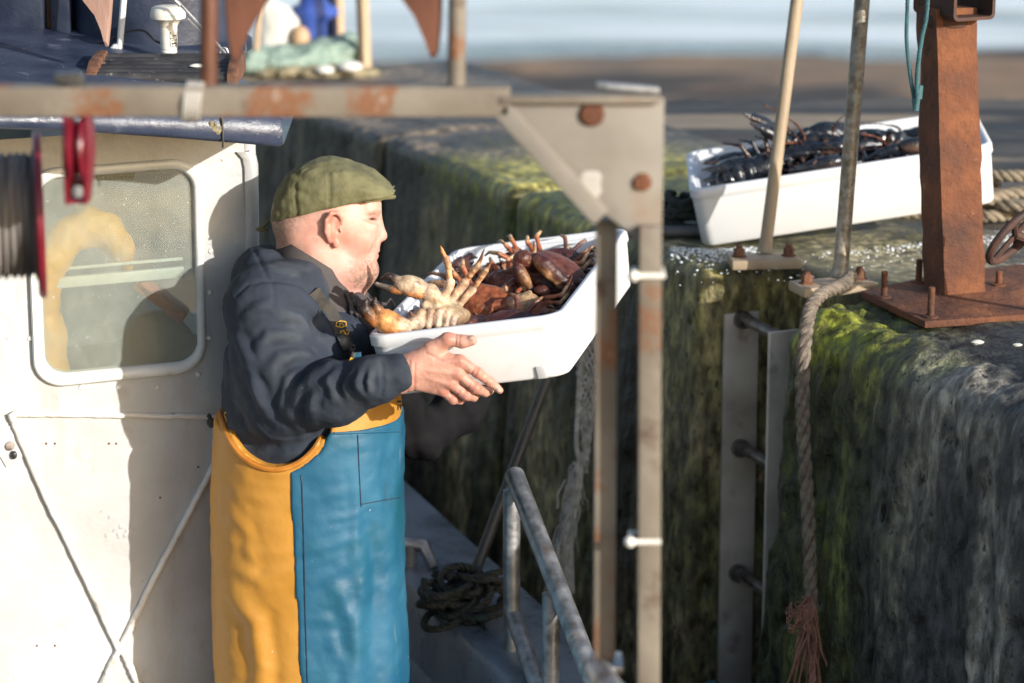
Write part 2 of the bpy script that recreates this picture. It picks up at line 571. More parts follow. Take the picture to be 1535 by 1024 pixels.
RUST = (.15, .05, .02)
M = dict(
    wheelhouse=mat('white_paint', two((.425, .425, .422), (.505, .508, .508)), 5, rough=.42, bump=.55, bs=26, bd=.006, over=[
        dict(col=(.30, .21, .13), scale=7, lo=.58, hi=.80, max=.40, stretch=(1.6, 1.6, .35)), dict(col=(.34, .32, .29), scale=18, lo=.60, hi=.72, max=.35), dict(col=(.2, .12, .07), scale=55, lo=.70, hi=.74, max=.8)]),
    navy=mat('navy_paint', two((.024, .034, .066), (.05, .064, .105)), 7, rough=.38, bump=.5, bs=45, bd=.004, over=[
        dict(col=(.32, .35, .42), scale=12, lo=.60, hi=.74, max=.55, stretch=(1, 1, 1)), dict(col=(.75, .75, .75), scale=90, lo=.69, hi=.72)]),
    navydark=mat('dark_navy_paint', two((.010, .016, .036), (.026, .037, .066)), 8, rough=.5, bump=.4, bs=50, over=[
        dict(col=(.5, .52, .55), scale=9, stretch=(3, 3, .4), lo=.66, hi=.74, max=.6)]),
    frame=mat('window_trim', two((.62, .63, .61), (.74, .75, .74)), 12, rough=.35, bump=.2, bs=70, over=[dict(col=(.3, .22, .14), scale=30, lo=.64, hi=.72, max=.7)]),
    plastic=mat('white_plastic', two((.74, .71, .63), (.8, .78, .72)), 9, rough=.35, bump=.05, over=[dict(col=(.3, .25, .18), scale=60, lo=.68, hi=.72, max=.7)]),
    blackrib=mat('black_rubber', two((.02, .02, .022), (.045, .045, .047)), 20, rough=.5, bump=.2, over=[dict(col=(.35, .33, .3), scale=50, lo=.62, hi=.72, max=.6)]),
    rust=mat('rusted_steel', [(.28, (.055, .022, .014)), (.5, (.135, .048, .022)), (.68, (.235, .088, .036))], 9, rough=.85, rv=.1, bump=.9, bs=60, bd=.006, over=[
        dict(col=(.035, .018, .014), scale=14, lo=.60, hi=.74, max=.8), dict(col=(.36, .25, .2), scale=38, lo=.66, hi=.74, max=.5)]),
    rustdark=mat('dark_rusted_steel', two((.035, .02, .017), (.11, .045, .028)), 12, rough=.8, bump=.6, bs=70),
    gantry=mat('weathered_cream_paint', [(.3, (.125, .102, .078)), (.55, (.20, .172, .135)), (.75, (.27, .24, .198))], 5, rough=.6, bump=.35, bs=50, over=[
        dict(col=(.20, .072, .024), scale=9, lo=.54, hi=.62, max=.85), dict(col=(.07, .035, .022), scale=13, lo=.58, hi=.70, max=.8), dict(col=(.42, .38, .32), scale=9, lo=.64, hi=.70, max=.5)]),
    gusset=mat('grey_paint_plate', two((.20, .178, .15), (.27, .248, .215)), 5, rough=.55, bump=.25, bs=40, over=[dict(col=(.20, .11, .055), scale=7, lo=.62, hi=.78, max=.7)]),
    galv=mat('galvanised_steel', two((.26, .26, .26), (.52, .52, .53)), 30, stretch=(1, 1, 1), rough=.42, bump=.3, bs=80, metal=.75, over=[
        dict(col=(.22, .13, .07), scale=14, lo=.58, hi=.72, max=.7, rough=.8)]),
    polepaint=mat('weathered_beige_pole', two((.30, .22, .14), (.42, .33, .22)), 14, stretch=(1, 1, .3), rough=.6, bump=.3, bs=70, over=[dict(col=(.16, .10, .06), scale=20, lo=.6, hi=.72, max=.7)]),
    polesteel=mat('pitted_grey_pole', two((.14, .12, .09), (.36, .33, .28)), 60, rough=.42, bump=.5, bs=110, metal=.5, over=[dict(col=(.25, .16, .09), scale=70, lo=.56, hi=.64, max=.7)]),
    ladder=mat('weathered_ladder_steel', [(.3, (.34, .285, .235)), (.6, (.60, .53, .45))], 6, rough=.6, bump=.35, bs=60, over=[
        dict(col=(.05, .06, .07), scale=5, lo=.60, hi=.72, max=.7), dict(col=(.18, .08, .05), scale=11, lo=.60, hi=.75, max=.7)]),
    rung=mat('worn_rung_steel', two((.10, .085, .075), (.3, .27, .25)), 25, rough=.35, bump=.3, bs=70, metal=.7),
    rope=mat('hemp_rope', two((.16, .125, .085), (.30, .25, .18)), 60, rough=.9, bump=.8, bs=300, bd=.002, over=[dict(col=(.09, .085, .05), scale=14, lo=.55, hi=.75, max=.6)]),
    ropegrey=mat('grey_rope', two((.095, .075, .058), (.225, .185, .145)), 70, rough=.9, bump=.8, bs=300, bd=.002, over=[dict(col=(.2, .11, .08), scale=9, lo=.55, hi=.75, max=.6)]),
    ropedark=mat('wet_dark_rope', two((.012, .014, .012), (.05, .05, .04)), 60, rough=.7, bump=.8, bs=300, bd=.002, over=[dict(col=(.04, .1, .07), scale=12, lo=.6, hi=.7, max=.6)]),
    fray=mat('frayed_reddish_fibre', two((.20, .09, .065), (.34, .18, .13)), 40, rough=.95, bump=0),
    netting=mat('pale_net_twine', two((.38, .37, .34), (.66, .65, .62)), 40, rough=.9, bump=.4, bs=200),
    cordteal=mat('teal_cord', two((.025, .085, .10), (.05, .14, .16)), 40, rough=.7, bump=.5, bs=250, bd=.001),
    eps=mat('white_polystyrene', two((.73, .735, .74), (.79, .795, .80)), 4, rough=.55, rv=.08, bump=.12, vor=260, bd=.0005, spec=.35, over=[dict(col=(.50, .47, .42), scale=9, lo=.60, hi=.82, max=.35), dict(col=(.35, .30, .24), scale=42, lo=.70, hi=.76, max=.5)]),
    drainhole=mat('drain_slot_grey', two((.42, .42, .42), (.5, .5, .5)), 8, rough=.6, bump=.1),
    skin=mat('skin', [(.3, (.86, .82, .80)), (.7, (1.08, 1.06, 1.05))], 38, rough=.5, rv=.06, bump=.35, bs=260, bd=.0011, attr=True, sss=.16, spec=.4),
    eye=mat('eye_white', two((.6, .56, .52), (.66, .62, .6)), 20, rough=.2, bump=0),
    hoodie=mat('navy_sweatshirt', [(.3, (.85, .85, .85)), (.7, (1.2, 1.2, 1.2))], 9, rough=.92, bump=.35, bs=420, bd=.0012, sheen=.0, attr=True, over=[
        dict(col=(.15, .17, .19), scale=7, lo=.58, hi=.80, max=.4), dict(col=(.3, .3, .3), scale=75, lo=.71, hi=.74, max=.6)], spec=.2),
    jacket=mat('dark_jacket_cloth', two((.055, .047, .047), (.10, .086, .084)), 12, rough=.8, bump=.4, bs=300, bd=.001, spec=.3),
    sleeve=mat('black_sleeve_cloth', two((.008, .008, .009), (.018, .018, .02)), 12, rough=.95, bump=.4, bs=300, bd=.001, spec=.06),
    oilyellow=mat('yellow_oilskin', [(.3, (.42, .195, .026)), (.7, (.52, .255, .040))], 5, rough=.56, bump=.24, bs=22, bd=.006, over=[
        dict(col=(.20, .10, .025), scale=10, stretch=(1, 1, .6), lo=.66, hi=.84, max=.5), dict(col=(.8, .75, .6), scale=70, lo=.735, hi=.75)]),
    oilblue=mat('blue_oilskin', [(.3, (.007, .078, .150)), (.7, (.020, .125, .215))], 6, rough=.56, rv=.14, bump=.30, bs=24, bd=.006, over=[
        dict(col=(.008, .085, .115), scale=5, lo=.50, hi=.72, max=.8), dict(col=(.015, .05, .07), scale=16, stretch=(1, 1, .4), lo=.60, hi=.76, max=.5), dict(col=(.22, .24, .22), scale=9, stretch=(2.5, 2.5, .5), lo=.67, hi=.78, max=.5), dict(col=(.8, .85, .9), scale=75, lo=.735, hi=.75)]),
    trim=mat('orange_binding', two((.42, .15, .018), (.50, .20, .026)), 20, rough=.45, bump=.1),
    strap=mat('dark_elastic_webbing', two((.035, .032, .028), (.07, .062, .05)), 60, rough=.8, bump=.4, bs=400, bd=.0008),
    buckle=mat('dark_buckle', two((.03, .03, .03), (.06, .055, .05)), 30, rough=.35, bump=0),
    gold=mat('yellow_print', two((.62, .36, .03), (.7, .42, .05)), 30, rough=.5, bump=0),
    inkblack=mat('black_print', two((.01, .01, .01), (.02, .02, .02)), 30, rough=.6, bump=0),
    inkcyan=mat('faded_cyan_print', two((.38, .62, .66), (.45, .68, .7)), 30, rough=.5, bump=0),
    cap=mat('olive_waxed_cotton', [(.3, (.098, .093, .042)), (.55, (.145, .138, .066)), (.75, (.185, .175, .09))], 16, rough=.8, bump=.5, bs=110, bd=.003, over=[
        dict(col=(.055, .055, .03), scale=22, stretch=(1, 1, 2), lo=.62, hi=.78, max=.7)]),
    capseam=mat('olive_seam', two((.05, .048, .024), (.08, .075, .04)), 30, rough=.85, bump=.2),
    crab=mat('crab_shell', [(.3, (.62, .55, .52)), (.7, (1.25, 1.2, 1.15))], 55, rough=.38, rv=.14, bump=.8, bs=190, bd=.002, attr=True, spec=.45, over=[dict(col=(.035, .016, .012), scale=60, lo=.58, hi=.72, max=.75), dict(col=(.45, .30, .17), scale=48, lo=.64, hi=.74, max=.55)]),
    lobster=mat('lobster_shell', [(.3, (.6, .6, .6)), (.7, (1.3, 1.25, 1.2))], 60, rough=.26, rv=.1, bump=.45, bs=180, bd=.0015, attr=True, spec=.55, over=[dict(col=(.42, .25, .12), scale=85, lo=.63, hi=.70, max=.35)]),
    red=mat('red_paint', two((.13, .008, .018), (.20, .013, .026)), 12, rough=.4, bump=.2, over=[dict(col=(.08, .02, .02), scale=14, lo=.6, hi=.74, max=.7)]),
    wire=mat('wound_net_twine', two((.045, .038, .034), (.27, .245, .23)), 14, stretch=(6, .3, .3), rough=.75, bump=.6, bs=60, bstretch=(5, .3, .3)),
    fin=mat('red_brown_scraped_paint', [(.3, (.06, .024, .015)), (.6, (.15, .055, .03))], 6, stretch=(2, 2, .6), rough=.5, bump=.3, over=[dict(col=(.04, .025, .02), scale=7, lo=.58, hi=.75, max=.7)]),
    finpink=mat('pinkish_worn_board', two((.26, .15, .115), (.38, .245, .195)), 10, stretch=(2, 2, .5), rough=.55, bump=.3, over=[dict(col=(.12, .06, .04), scale=16, lo=.6, hi=.72, max=.8)]),
    bead=mat('white_weld_bead', two((.64, .60, .54), (.76, .74, .7)), 14, rough=.45, bump=.5, bs=60, over=[dict(col=(.16, .10, .06), scale=26, stretch=(1, 1, .5), lo=.6, hi=.72, max=.75)]),
    bolt=mat('bolt_steel', two((.3, .25, .2), (.55, .5, .45)), 50, rough=.5, bump=.2, metal=.3, over=[dict(col=RUST, scale=60, lo=.52, hi=.62, max=.8)]),
    rustbolt=mat('rusty_bolt', two((.075, .035, .022), (.19, .085, .045)), 40, rough=.8, bump=.5, bs=120),
    interior=mat('grey_green_cabin_lining', two((.17, .19, .165), (.24, .255, .225)), 4, rough=.7, bump=.2),
    greybag=mat('pale_grey_canvas', two((.34, .32, .29), (.44, .42, .38)), 8, rough=.8, bump=.3),
    orangep=mat('orange_plastic', two((.55, .16, .06), (.62, .2, .08)), 10, rough=.5, bump=.1),
    yellowcloth=mat('yellow_oilskin_worn', two((.70, .34, .02), (.80, .42, .03)), 8, rough=.5, bump=.3, bs=20, bd=.01),
    paper=mat('white_sheet', two((.6, .6, .58), (.7, .7, .68)), 8, rough=.8, bump=0),
    gunwale=mat('wet_grey_deck_paint', two((.13, .155, .185), (.25, .28, .32)), 7, rough=.32, bump=.4, bs=40, over=[dict(col=(.04, .04, .04), scale=6, lo=.55, hi=.72, max=.8)]),
    hull=mat('dark_blue_hull', two((.02, .03, .06), (.04, .06, .1)), 5, rough=.4, bump=.3),
    pole=mat('dark_grey_pole', two((.04, .04, .04), (.09, .088, .085)), 14, rough=.5, bump=.3),
    ice=mat('crushed_ice', two((.72, .76, .8), (.85, .88, .9)), 60, rough=.18, bump=.3, bs=200),
    shell=mat('shell_white', two((.55, .52, .45), (.72, .7, .64)), 60, rough=.6, bump=.3, bs=200),
    pipe=mat('grey_pipe', two((.06, .055, .055), (.14, .13, .13)), 16, rough=.45, bump=.4, bs=60),
    wood=mat('pale_timber', two((.42, .29, .18), (.55, .40, .27)), 9, stretch=(3, 3, .5), rough=.75, bump=.3),
    sack=mat('white_sack', two((.58, .56, .5), (.72, .7, .64)), 8, rough=.8, bump=.4, bs=20),
    bluebin=mat('blue_plastic', two((.03, .07, .32), (.06, .12, .42)), 8, rough=.45, bump=.2),
    navycloth=mat('navy_tarp', two((.012, .018, .035), (.03, .04, .06)), 8, rough=.6, bump=.4),
    greennet=mat('pale_green_net', two((.19, .28, .23), (.34, .43, .36)), 30, rough=.9, bump=.8, bs=60, bd=.01),
    buoy=mat('tan_buoy', two((.45, .28, .16), (.55, .36, .2)), 8, rough=.5, bump=.2),
    mats=mat('straw_rope_heap', two((.20, .165, .09), (.36, .31, .20)), 24, rough=.9, bump=.8, bs=50, bd=.01),
    boot=mat('black_rubber_boot', two((.01, .01, .01), (.03, .03, .03)), 9, rough=.4, bump=.1),
)
M['quay'] = mat('wet_mossy_stone', [(.34, (.28, .28, .28)), (.5, (.95, .95, .95)), (.66, (2.1, 2.1, 2.0))], 42, stretch=(1, 1, .42), detail=10, rough=.58, rv=.22, bump=1.0, bs=55, bstretch=(1, 1, .5), bd=.012, attr=True,
                over=[dict(col=(.008, .008, .008), scale=70, stretch=(1, 1, .5), lo=.58, hi=.66, max=.85), dict(col=(.20, .195, .175), scale=26, stretch=(1, 1, .05), lo=.58, hi=.74, max=.30), dict(col=(.010, .010, .010), scale=21, stretch=(1, 1, .05), lo=.56, hi=.72, max=.5), dict(col=(.34, .34, .30), scale=110, lo=.70, hi=.73, max=.6)])

_nt = M['quay'].node_tree
_at = _nt.nodes.new('ShaderNodeAttribute')
_at.attribute_name = 'Rgh'
for _n in _nt.nodes:
    if _n.type == 'BUMP': _nt.links.new(_at.outputs['Fac'], _n.inputs['Strength'])
# ================================================================== setting: water, foreshore, quay
A0 = Vector((.762, 5.506, 0)); QD = Vector((-.428, .904, 0)).normalized(); QN = Vector((QD.y, -QD.x, 0))


def Q(t, n, z=0.0):
    return A0 + QD * t + QN * n + Vector((0, 0, z))


def grid(name, x0, x1, y0, y1, nx, ny, zf, m, colf=None, kind='structure', sx=None):
    xs = np.linspace(x0, x1, nx); ys = np.linspace(y0, y1, ny)
    X, Y = np.meshgrid(xs, ys, indexing='ij')
    V = np.stack([X.ravel(), Y.ravel(), np.zeros(nx * ny)], 1)
    V[:, 2] = zf(V)
    i, j = np.meshgrid(np.arange(nx - 1), np.arange(ny - 1), indexing='ij')
    a = (i * ny + j).ravel()
    F = np.stack([a, a + ny, a + ny + 1, a + 1], 1)
    o = mk(name, V, F, m, cols=None if colf is None else colf(V))
    return tag(o, kind=kind)


m_water = mat('harbour_water', [(.40, (.12, .15, .18)), (.56, (.80, .84, .87))], .42, stretch=(.22, 1, 1), rough=.18, rv=.08, bump=.6, bs=1.1, bstretch=(.35, 1, 1), bd=.12, spec=.6)  # sky gleam on the ripples put into the base colour as pale bands
M['water'] = m_water
grid('water', -900, 900, 4, 2600, 24, 24, lambda V: np.full(len(V), -2.62), m_water)


def sandz(V):
    y = V[:, 1]
    z = np.interp(y, [5, 12, 20, 25.6, 27.6, 34], [-2.25, -2.25, -2.35, -2.5, -2.63, -2.9])
    return z + .05 * fbm(V, .55, 4, 3, (.35, 1, 1)) + .05 * fbm(V, 2.2, 4, 4, (.5, 1, 1))


def sandc(V):
    a = fbm(V, .75, 4, 9, (.28, 1, 1))
    b = fbm(V, 2.6, 4, 19, (.3, 1, 1))
    wet = np.clip(sstep(-.12, .16, a + .35 * b), 0, 1)[:, None]
    c = np.array([.25, .165, .10]) * (1 - wet) + np.array([.055, .045, .038]) * wet
    return c


M['sand'] = mat('foreshore_sand', [(.3, (.75, .75, .75)), (.7, (1.2, 1.2, 1.2))], 1.6, stretch=(.5, 1, 1), rough=.7, rv=.2, bump=.6, bs=9, bd=.05, attr=True)
grid('foreshore', -22, 22, 4.2, 34, 150, 220, sandz, M['sand'], sandc)

# the quay: worn stone coping and face, with the ladder recess between two blocks
sd = SD()
BAT = .05


def rbox(t0, t1, n0, z1, r):
    lo = np.array([t0, n0, -9.]); hi = np.array([t1, 3., z1])
    c = (lo + hi) / 2; b = (hi - lo) / 2 - r

    def f(X, Y, Z):
        x = np.abs(X - c[0]) - b[0]; y = np.abs(Y - BAT * Z - c[1]) - b[1]; z = np.abs(Z - c[2]) - b[2]
        return np.sqrt(np.maximum(x, 0) ** 2 + np.maximum(y, 0) ** 2 + np.maximum(z, 0) ** 2) + np.minimum(np.maximum(np.maximum(x, y), z), 0) - r
    return f


T0, T1 = -1.7, 3.85
lo_, hi_ = (T0, -.26, -2.0), (T1, .78, .05)
sd.fn(rbox(-6, .385, -.048, 0, .085), lo_, (.45, .8, .05))
sd.fn(rbox(.735, 1.74, -.018, 0, .038), (.65, -.26, -2), (1.8, .8, .05), k=.012)
sd.fn(rbox(1.765, 2.6, -.010, .003, .032), (1.7, -.26, -2), (2.7, .8, .05), k=.012)
sd.fn(rbox(2.62, 8, -.02, .0, .032), (2.55, -.26, -2), hi_, k=.012)
sd.fn(rbox(-6, 8, .185, -.004, .02), lo_, hi_, k=.03)


def rough_stone(D, ax):
    n = [len(a) for a in ax]
    Pt = np.stack(np.meshgrid(*ax, indexing='ij'), -1).reshape(-1, 3)
    m = np.abs(D.ravel()) < .06
    q = Pt[m]
    d = np.zeros(len(Pt))
    side = sstep(.06, .16, q[:, 1] - BAT * q[:, 2])          # calmer on the flat top
    amp = (.020 * (1 - side) + .005) * np.where(q[:, 0] > .6, .38, .85)
    farq = np.where(q[:, 0] > .6, .36, .85)
    v = fbm(q, 11, 5, 31, (1, 1, .10)) * amp * .75 + .012 * fbm(q, 36, 4, 41, (1, 1, .35)) * (1 - .84 * side) * farq + .005 * fbm(q, 3.2, 3, 51, (1, 1, .4)) * (1 - .8 * side) * farq
    v = v * np.where(q[:, 0] > .8, .22 + .78 * sstep(-.10, -.45, q[:, 2]), 1)
    pit = np.where(q[:, 0] > .8, .4, 1) * np.clip(fbm(q, 26, 3, 61, (1, 1, .35)) - .25, 0, 1) * .035 * (1 - side)
    d[m] = v + pit
    return D + d.reshape(n)


V, F = sd.mesh(.0115, lo_, hi_, rough_stone)


def quay_col(V):
    t, n, z = V[:, 0], V[:, 1] - BAT * V[:, 2], V[:, 2]
    g1 = fbm(V, 4.5, 4, 71, (1, 1, .12)); g2 = fbm(V, 14, 4, 81, (1, 1, .18)); g3 = fbm(V, 5, 4, 91)
    g4 = fbm(V, 40, 3, 95, (1, 1, .4))

    def c(*x): return np.array(x)[None, :]

    def lerp(a, b, w): return a + (b - a) * np.clip(w, 0, 1)[:, None]
    top = sstep(-.075, -.012, z)
    # face of the near block: black wet stone, grey mineral streaks, moss towards the recess
    C = lerp(c(.040, .039, .038), c(.165, .16, .148), sstep(-.2, .75, g2 + .35 * g1))
    C = lerp(C, c(.29, .26, .205), sstep(.12, .55, g1 + .3 * g2) * sstep(.1, -.4, t) * .9)
    C = lerp(C, c(.012, .012, .013), sstep(.22, .6, -g1 - .3 * g2))
    moss = sstep(-.16, .14, t + .12 * g1 + .03 * g3) * (t < .6)
    mc = lerp(c(.034, .038, .011), c(.115, .128, .020), sstep(-.3, .6, g2 + .4 * g4))
    C = lerp(C, mc, moss * .93)
    mtop = moss * sstep(-.16, -.02, z) * sstep(.20, .02, n)
    C = lerp(C, c(.20, .22, .022), mtop * sstep(-.5, .4, g3 + g4 * .5))
    # near top: dark flat
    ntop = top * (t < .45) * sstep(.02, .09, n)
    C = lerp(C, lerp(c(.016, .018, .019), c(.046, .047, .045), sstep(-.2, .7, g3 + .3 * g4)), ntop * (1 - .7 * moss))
    # recess and far face, brightened in colour for light reflected off the water
    far = sstep(.42, .50, t)
    fc = lerp(c(.085, .072, .038), c(.40, .33, .17), sstep(-.4, .6, g1 + .35 * g2))
    fc = lerp(fc, c(.060, .066, .016), sstep(.0, .5, g3) * .6)
    fc = lerp(fc, c(.018, .016, .012), sstep(.2, .65, -g1) * .85)
    ochre = sstep(-.45, -.02, z + .09 * g3) * sstep(1.05, .74, t)  # ochre near the recess, spread wider to stand in for sun there
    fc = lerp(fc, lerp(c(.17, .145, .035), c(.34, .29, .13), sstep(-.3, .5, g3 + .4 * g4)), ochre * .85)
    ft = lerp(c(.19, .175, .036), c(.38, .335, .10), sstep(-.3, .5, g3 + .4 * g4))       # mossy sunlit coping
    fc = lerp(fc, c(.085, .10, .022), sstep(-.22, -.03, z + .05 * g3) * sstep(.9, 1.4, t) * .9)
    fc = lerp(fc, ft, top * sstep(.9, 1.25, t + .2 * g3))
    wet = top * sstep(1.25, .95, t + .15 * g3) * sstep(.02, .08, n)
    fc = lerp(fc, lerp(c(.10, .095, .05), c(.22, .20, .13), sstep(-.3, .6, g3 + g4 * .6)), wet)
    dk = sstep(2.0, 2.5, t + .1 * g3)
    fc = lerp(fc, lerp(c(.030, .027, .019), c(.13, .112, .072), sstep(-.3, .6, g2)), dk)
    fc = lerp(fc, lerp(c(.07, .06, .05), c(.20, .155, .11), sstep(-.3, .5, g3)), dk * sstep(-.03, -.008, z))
    C = lerp(C, fc, far)
    deep = sstep(.52, .74, n + .05 * g3) * top
    C = lerp(C, lerp(c(.05, .048, .045), c(.11, .10, .09), sstep(-.3, .5, g3)), deep * .85)
    return C


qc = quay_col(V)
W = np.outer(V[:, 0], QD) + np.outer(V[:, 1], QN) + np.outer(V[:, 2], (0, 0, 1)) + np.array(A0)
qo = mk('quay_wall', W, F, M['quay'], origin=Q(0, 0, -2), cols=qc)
t_, n_, z_ = V[:, 0], V[:, 1] - BAT * V[:, 2], V[:, 2]
rg_ = 1 - sstep(-.05, -.012, z_) * np.where(t_ > .9, .82, np.where(t_ > .45, .6, .25))
at_ = qo.data.attributes.new('Rgh', 'FLOAT', 'POINT')
at_.data.foreach_set('value', rg_.astype(np.float32))
tag(qo, 'mossy dark stone quay wall with rounded coping and a ladder recess', 'quay wall')


def deckc(V):
    a = fbm(V, 2.6, 4, 101, (.22, 2.6, 1)); b = fbm(V, 9, 4, 111, (.3, 2.4, 1))
    w = sstep(-.3, .6, a + .4 * b)[:, None]
    c = np.array([.034, .030, .028]) * (1 - w) + np.array([.12, .098, .078]) * w
    d = sstep(.38, .62, fbm(V, 1.3, 3, 121, (.25, 3.2, 1)))[:, None]
    return c * (1 - d) + np.array([.27, .21, .145]) * d


# quay surface behind the coping: a parallelogram slab of wet tarmac with streaks of grazing light and long shadow painted in
ts = np.linspace(-1.7, 4.28, 130); ns = np.linspace(.70, 9.0, 150)
TT, NN = np.meshgrid(ts, ns, indexing='ij')
V = np.outer(TT.ravel(), QD) + np.outer(NN.ravel(), QN) + np.array(A0)
keep_far = V[:, 1] - 8.62 + .02 * V[:, 0]
V[:, 2] = -.008 + .008 * fbm(V, 3.0, 4, 131, (.5, 1.6, 1)) * sstep(.70, .9, NN.ravel())
i, j = np.meshgrid(np.arange(129), np.arange(149), indexing='ij')
a = (i * 150 + j).ravel()
F = np.stack([a, a + 1, a + 151, a + 150], 1)[:, ::-1]
F = F[(keep_far[F] < 0).all(1)]
M['tarmac'] = mat('quay_tarmac', None, 9, stretch=(.5, 1.6, 1), rough=.62, rv=.15, bump=.7, bs=60, bd=.008, attr=True)
tag(mk('quay_surface', V, F, M['tarmac'], cols=deckc(V)), kind='structure')

# ------------------------------------------------------------------ ladder in the recess
lad = thing('ladder', Q(.62, .05, -1.2), 'weathered flat-railed steel ladder set in the mossy recess of the quay wall', 'ladder')
mb = MB()
zt = P(1125, 470, Q(.72, .06).y).z
for tt in (.72,):
    pts = [Q(tt, .025, zt), Q(tt, .112, zt), Q(tt, .112, -1.95), Q(tt, .025, -1.95)]
    mb.prism(pts, QD * .012)
mb.build('rail', M['ladder'], lad, bevel=.003)
mb = MB()
pts = [Q(.515, .02, zt + .005), Q(.515, .107, zt + .005), Q(.515, .107, -1.95), Q(.515, .02, -1.95)]
mb.prism(pts, QD * .012)
mb.build('rail', M['ladder'], lad, bevel=.003)
for py in (493, 688, 878, 1068, 1258):
    z = P(1140, py, Q(.62, .06).y).z
    mb = MB()
    mb.tube([Q(.528, .065, z - .004), Q(.72, .065, z + .004)], .0135, 14)
    mb.tube([Q(.705, .065, z), Q(.719, .065, z)], .021, 12)
    mb.build('rung', M['rung'], lad)

# ------------------------------------------------------------------ grab poles
def grab_pole(base_px, top_px, wpx, plate, mname, label, lean):
    b = G(*base_px)
    t = thing('grab_pole', b, label, 'grab pole', 'grab poles bolted beside the ladder')
    r = wpx / 2 * mpp(b.y)
    top = P(top_px[0], top_px[1], b.y + lean)
    d = (top - b)
    mb = MB()
    pts = [b + Vector((0, 0, .02)) + d * k for k in (0, .01, .035, .08, .3, .6, 1.0, 1.25)]
    mb.tube(pts, [r * 1.35, r * 1.25, r * 1.05, r, r, r, r, r], 18)
    mb.build('pole', M[mname], t)
    # base plate with two bolts
    c0, c1 = G(*plate[0]), G(*plate[1])
    ax = (c1 - c0); L = ax.length; ax.normalize()
    ay = Vector((-ax.y, ax.x, 0))
    rot = Matrix((ax, ay, Vector((0, 0, 1)))).transposed()
    c = (c0 + c1) / 2 + ay * .035
    mb = MB()
    mb.box(c + Vector((0, 0, .010)), (L, .085, .022), rot)
    mb.build('base_plate', M['polepaint'], t, bevel=.005)
    for s in (-1, 1):
        mb = MB()
        q = c + ax * s * L * .36 + Vector((0, 0, .0))
        mb.lathe([(.0, .021), (.017, .021), (.017, .024), (.0125, .0245), (.0125, .038), (.0105, .0405), (.0075, .041), (.0075, .047), (.006, .049), (0, .049)], q, None, 6)
        mb.build('bolt', M['rustbolt'], t, smooth=False)
    return t


grab_pole((1146, 392), (1196, 0), 19, ((1097, 404), (1201, 402)), 'polepaint', 'beige painted grab pole in front of the left half of the lobster box', .10)
grab_pole((1259, 428), (1293, 0), 23, ((1204, 446), (1314, 437)), 'polesteel', 'bare pitted grey grab pole with a rope looped round its foot', .05)

# ------------------------------------------------------------------ rusty post
pb = G(1431, 446)
post = thing('rusty_post', pb, 'thick rusty square steel post on a bolted base plate at the quay edge', 'post')
yaw = R(19)
rz = Matrix.Rotation(yaw, 3, 'Z')
mb = MB()
s_ = .096
rings = []
zs = np.linspace(.012, .62, 26)
for z in zs:
    w = s_ * (1.0 - .05 * z) / 2
    lean = Vector((-.068 * z, 0, z))
    ring = []
    for k in range(40):
        a = k / 40 * 2 * math.pi
        cx, cy = math.cos(a), math.sin(a)
        m_ = max(abs(cx), abs(cy)) ** .94 * (cx ** 8 + cy ** 8) ** (0.06 / 8)
        p = Vector((cx / m_, cy / m_, 0)) * w
        nz = float(fbm(np.array([[p.x * 1 + 3, p.y, z]]), 22, 3, 7)[0]) * .0022
        if cx < 0 and abs(cx) > abs(cy) * .8:
            nz += max(0, float(fbm(np.array([[p.x + 3, p.y, z]]), 14, 3, 8)[0])) * .006 * (1 if z > .3 else .2)
        p = p * (1 - nz / w)
        ring.append(pb + rz @ p + lean)
    rings.append(ring)
mb.rings(rings)
mb.build('post', M['rust'], post, sharp=50)
# base plate (an irregular quadrilateral) and studs
corn = [G(1290, 449), G(1386, 495), G(1640, 478), G(1560, 405), G(1420, 420)]
mb = MB()
mb.prism([c + Vector((0, 0, .003)) for c in corn], (0, 0, .016))
mb.build('base_plate', M['rust'], post, bevel=.004)
for (px, py, hh, r) in ((1325, 446, .055, .007), (1395, 476, .062, .0075), (1497, 428, .03, .007), (1377, 424, .05, .007)):
    b = G(px, py, .018)
    mb = MB()
    mb.lathe([(0, -.002), (.016, -.002), (.016, .004), (r, .005), (r, hh), (r * .6, hh + .002), (0, hh + .002)], b, None, 12)
    mb.build('stud', M['rust'], post)
tp = pb + Vector((-.068 * .6, 0, .60))
mb = MB()
mb.lathe([(0, .0), (.028, .0), (.028, .02), (.0, .02)], tp + Vector((.005, -.01, -.036)), None, 18)
mb.lathe([(0, 0), (.052, .0), (.055, .005), (.055, .02), (.05, .025), (0, .025)], tp + Vector((0.0, 0, -.02)), None, 24)
mb.build('collar', M['rustdark'], post)
# hollow arm across the top
ang = R(-14)
ra = Matrix.Rotation(ang, 3, 'Z')
armc = P(1430, 10, pb.y - .01)


def hollow(mb, c, L, w, h, th, rot):
    def rr(x, w_, h_, rad, n=4):
        out = []
        for (sx, sz, a0) in ((1, 1, 0), (-1, 1, 90), (-1, -1, 180), (1, -1, 270)):
            for k in range(n + 1):
                a = R(a0 + 90 * k / n)
                out.append(Vector((x, sx * (w_ / 2 - rad) + math.cos(a) * rad, sz * (h_ / 2 - rad) + math.sin(a) * rad)))
        return [Vector(c) + rot @ p for p in out]
    o0, o1 = rr(-L / 2, w, h, .012), rr(L / 2, w, h, .012)
    i0, i1 = rr(-L / 2, w - 2 * th, h - 2 * th, .007), rr(L / 2, w - 2 * th, h - 2 * th, .007)
    mb.rings([i0, o0, o1, i1], True, False)
    mb.rings([i1, i0], True, False)


mb = MB()
hollow(mb, armc + Vector((.0, .0, .033)), .155, .10, .105, .007, ra @ Matrix.Rotation(R(-52), 3, 'Z'))
mb.build('arm', M['rustdark'], post)

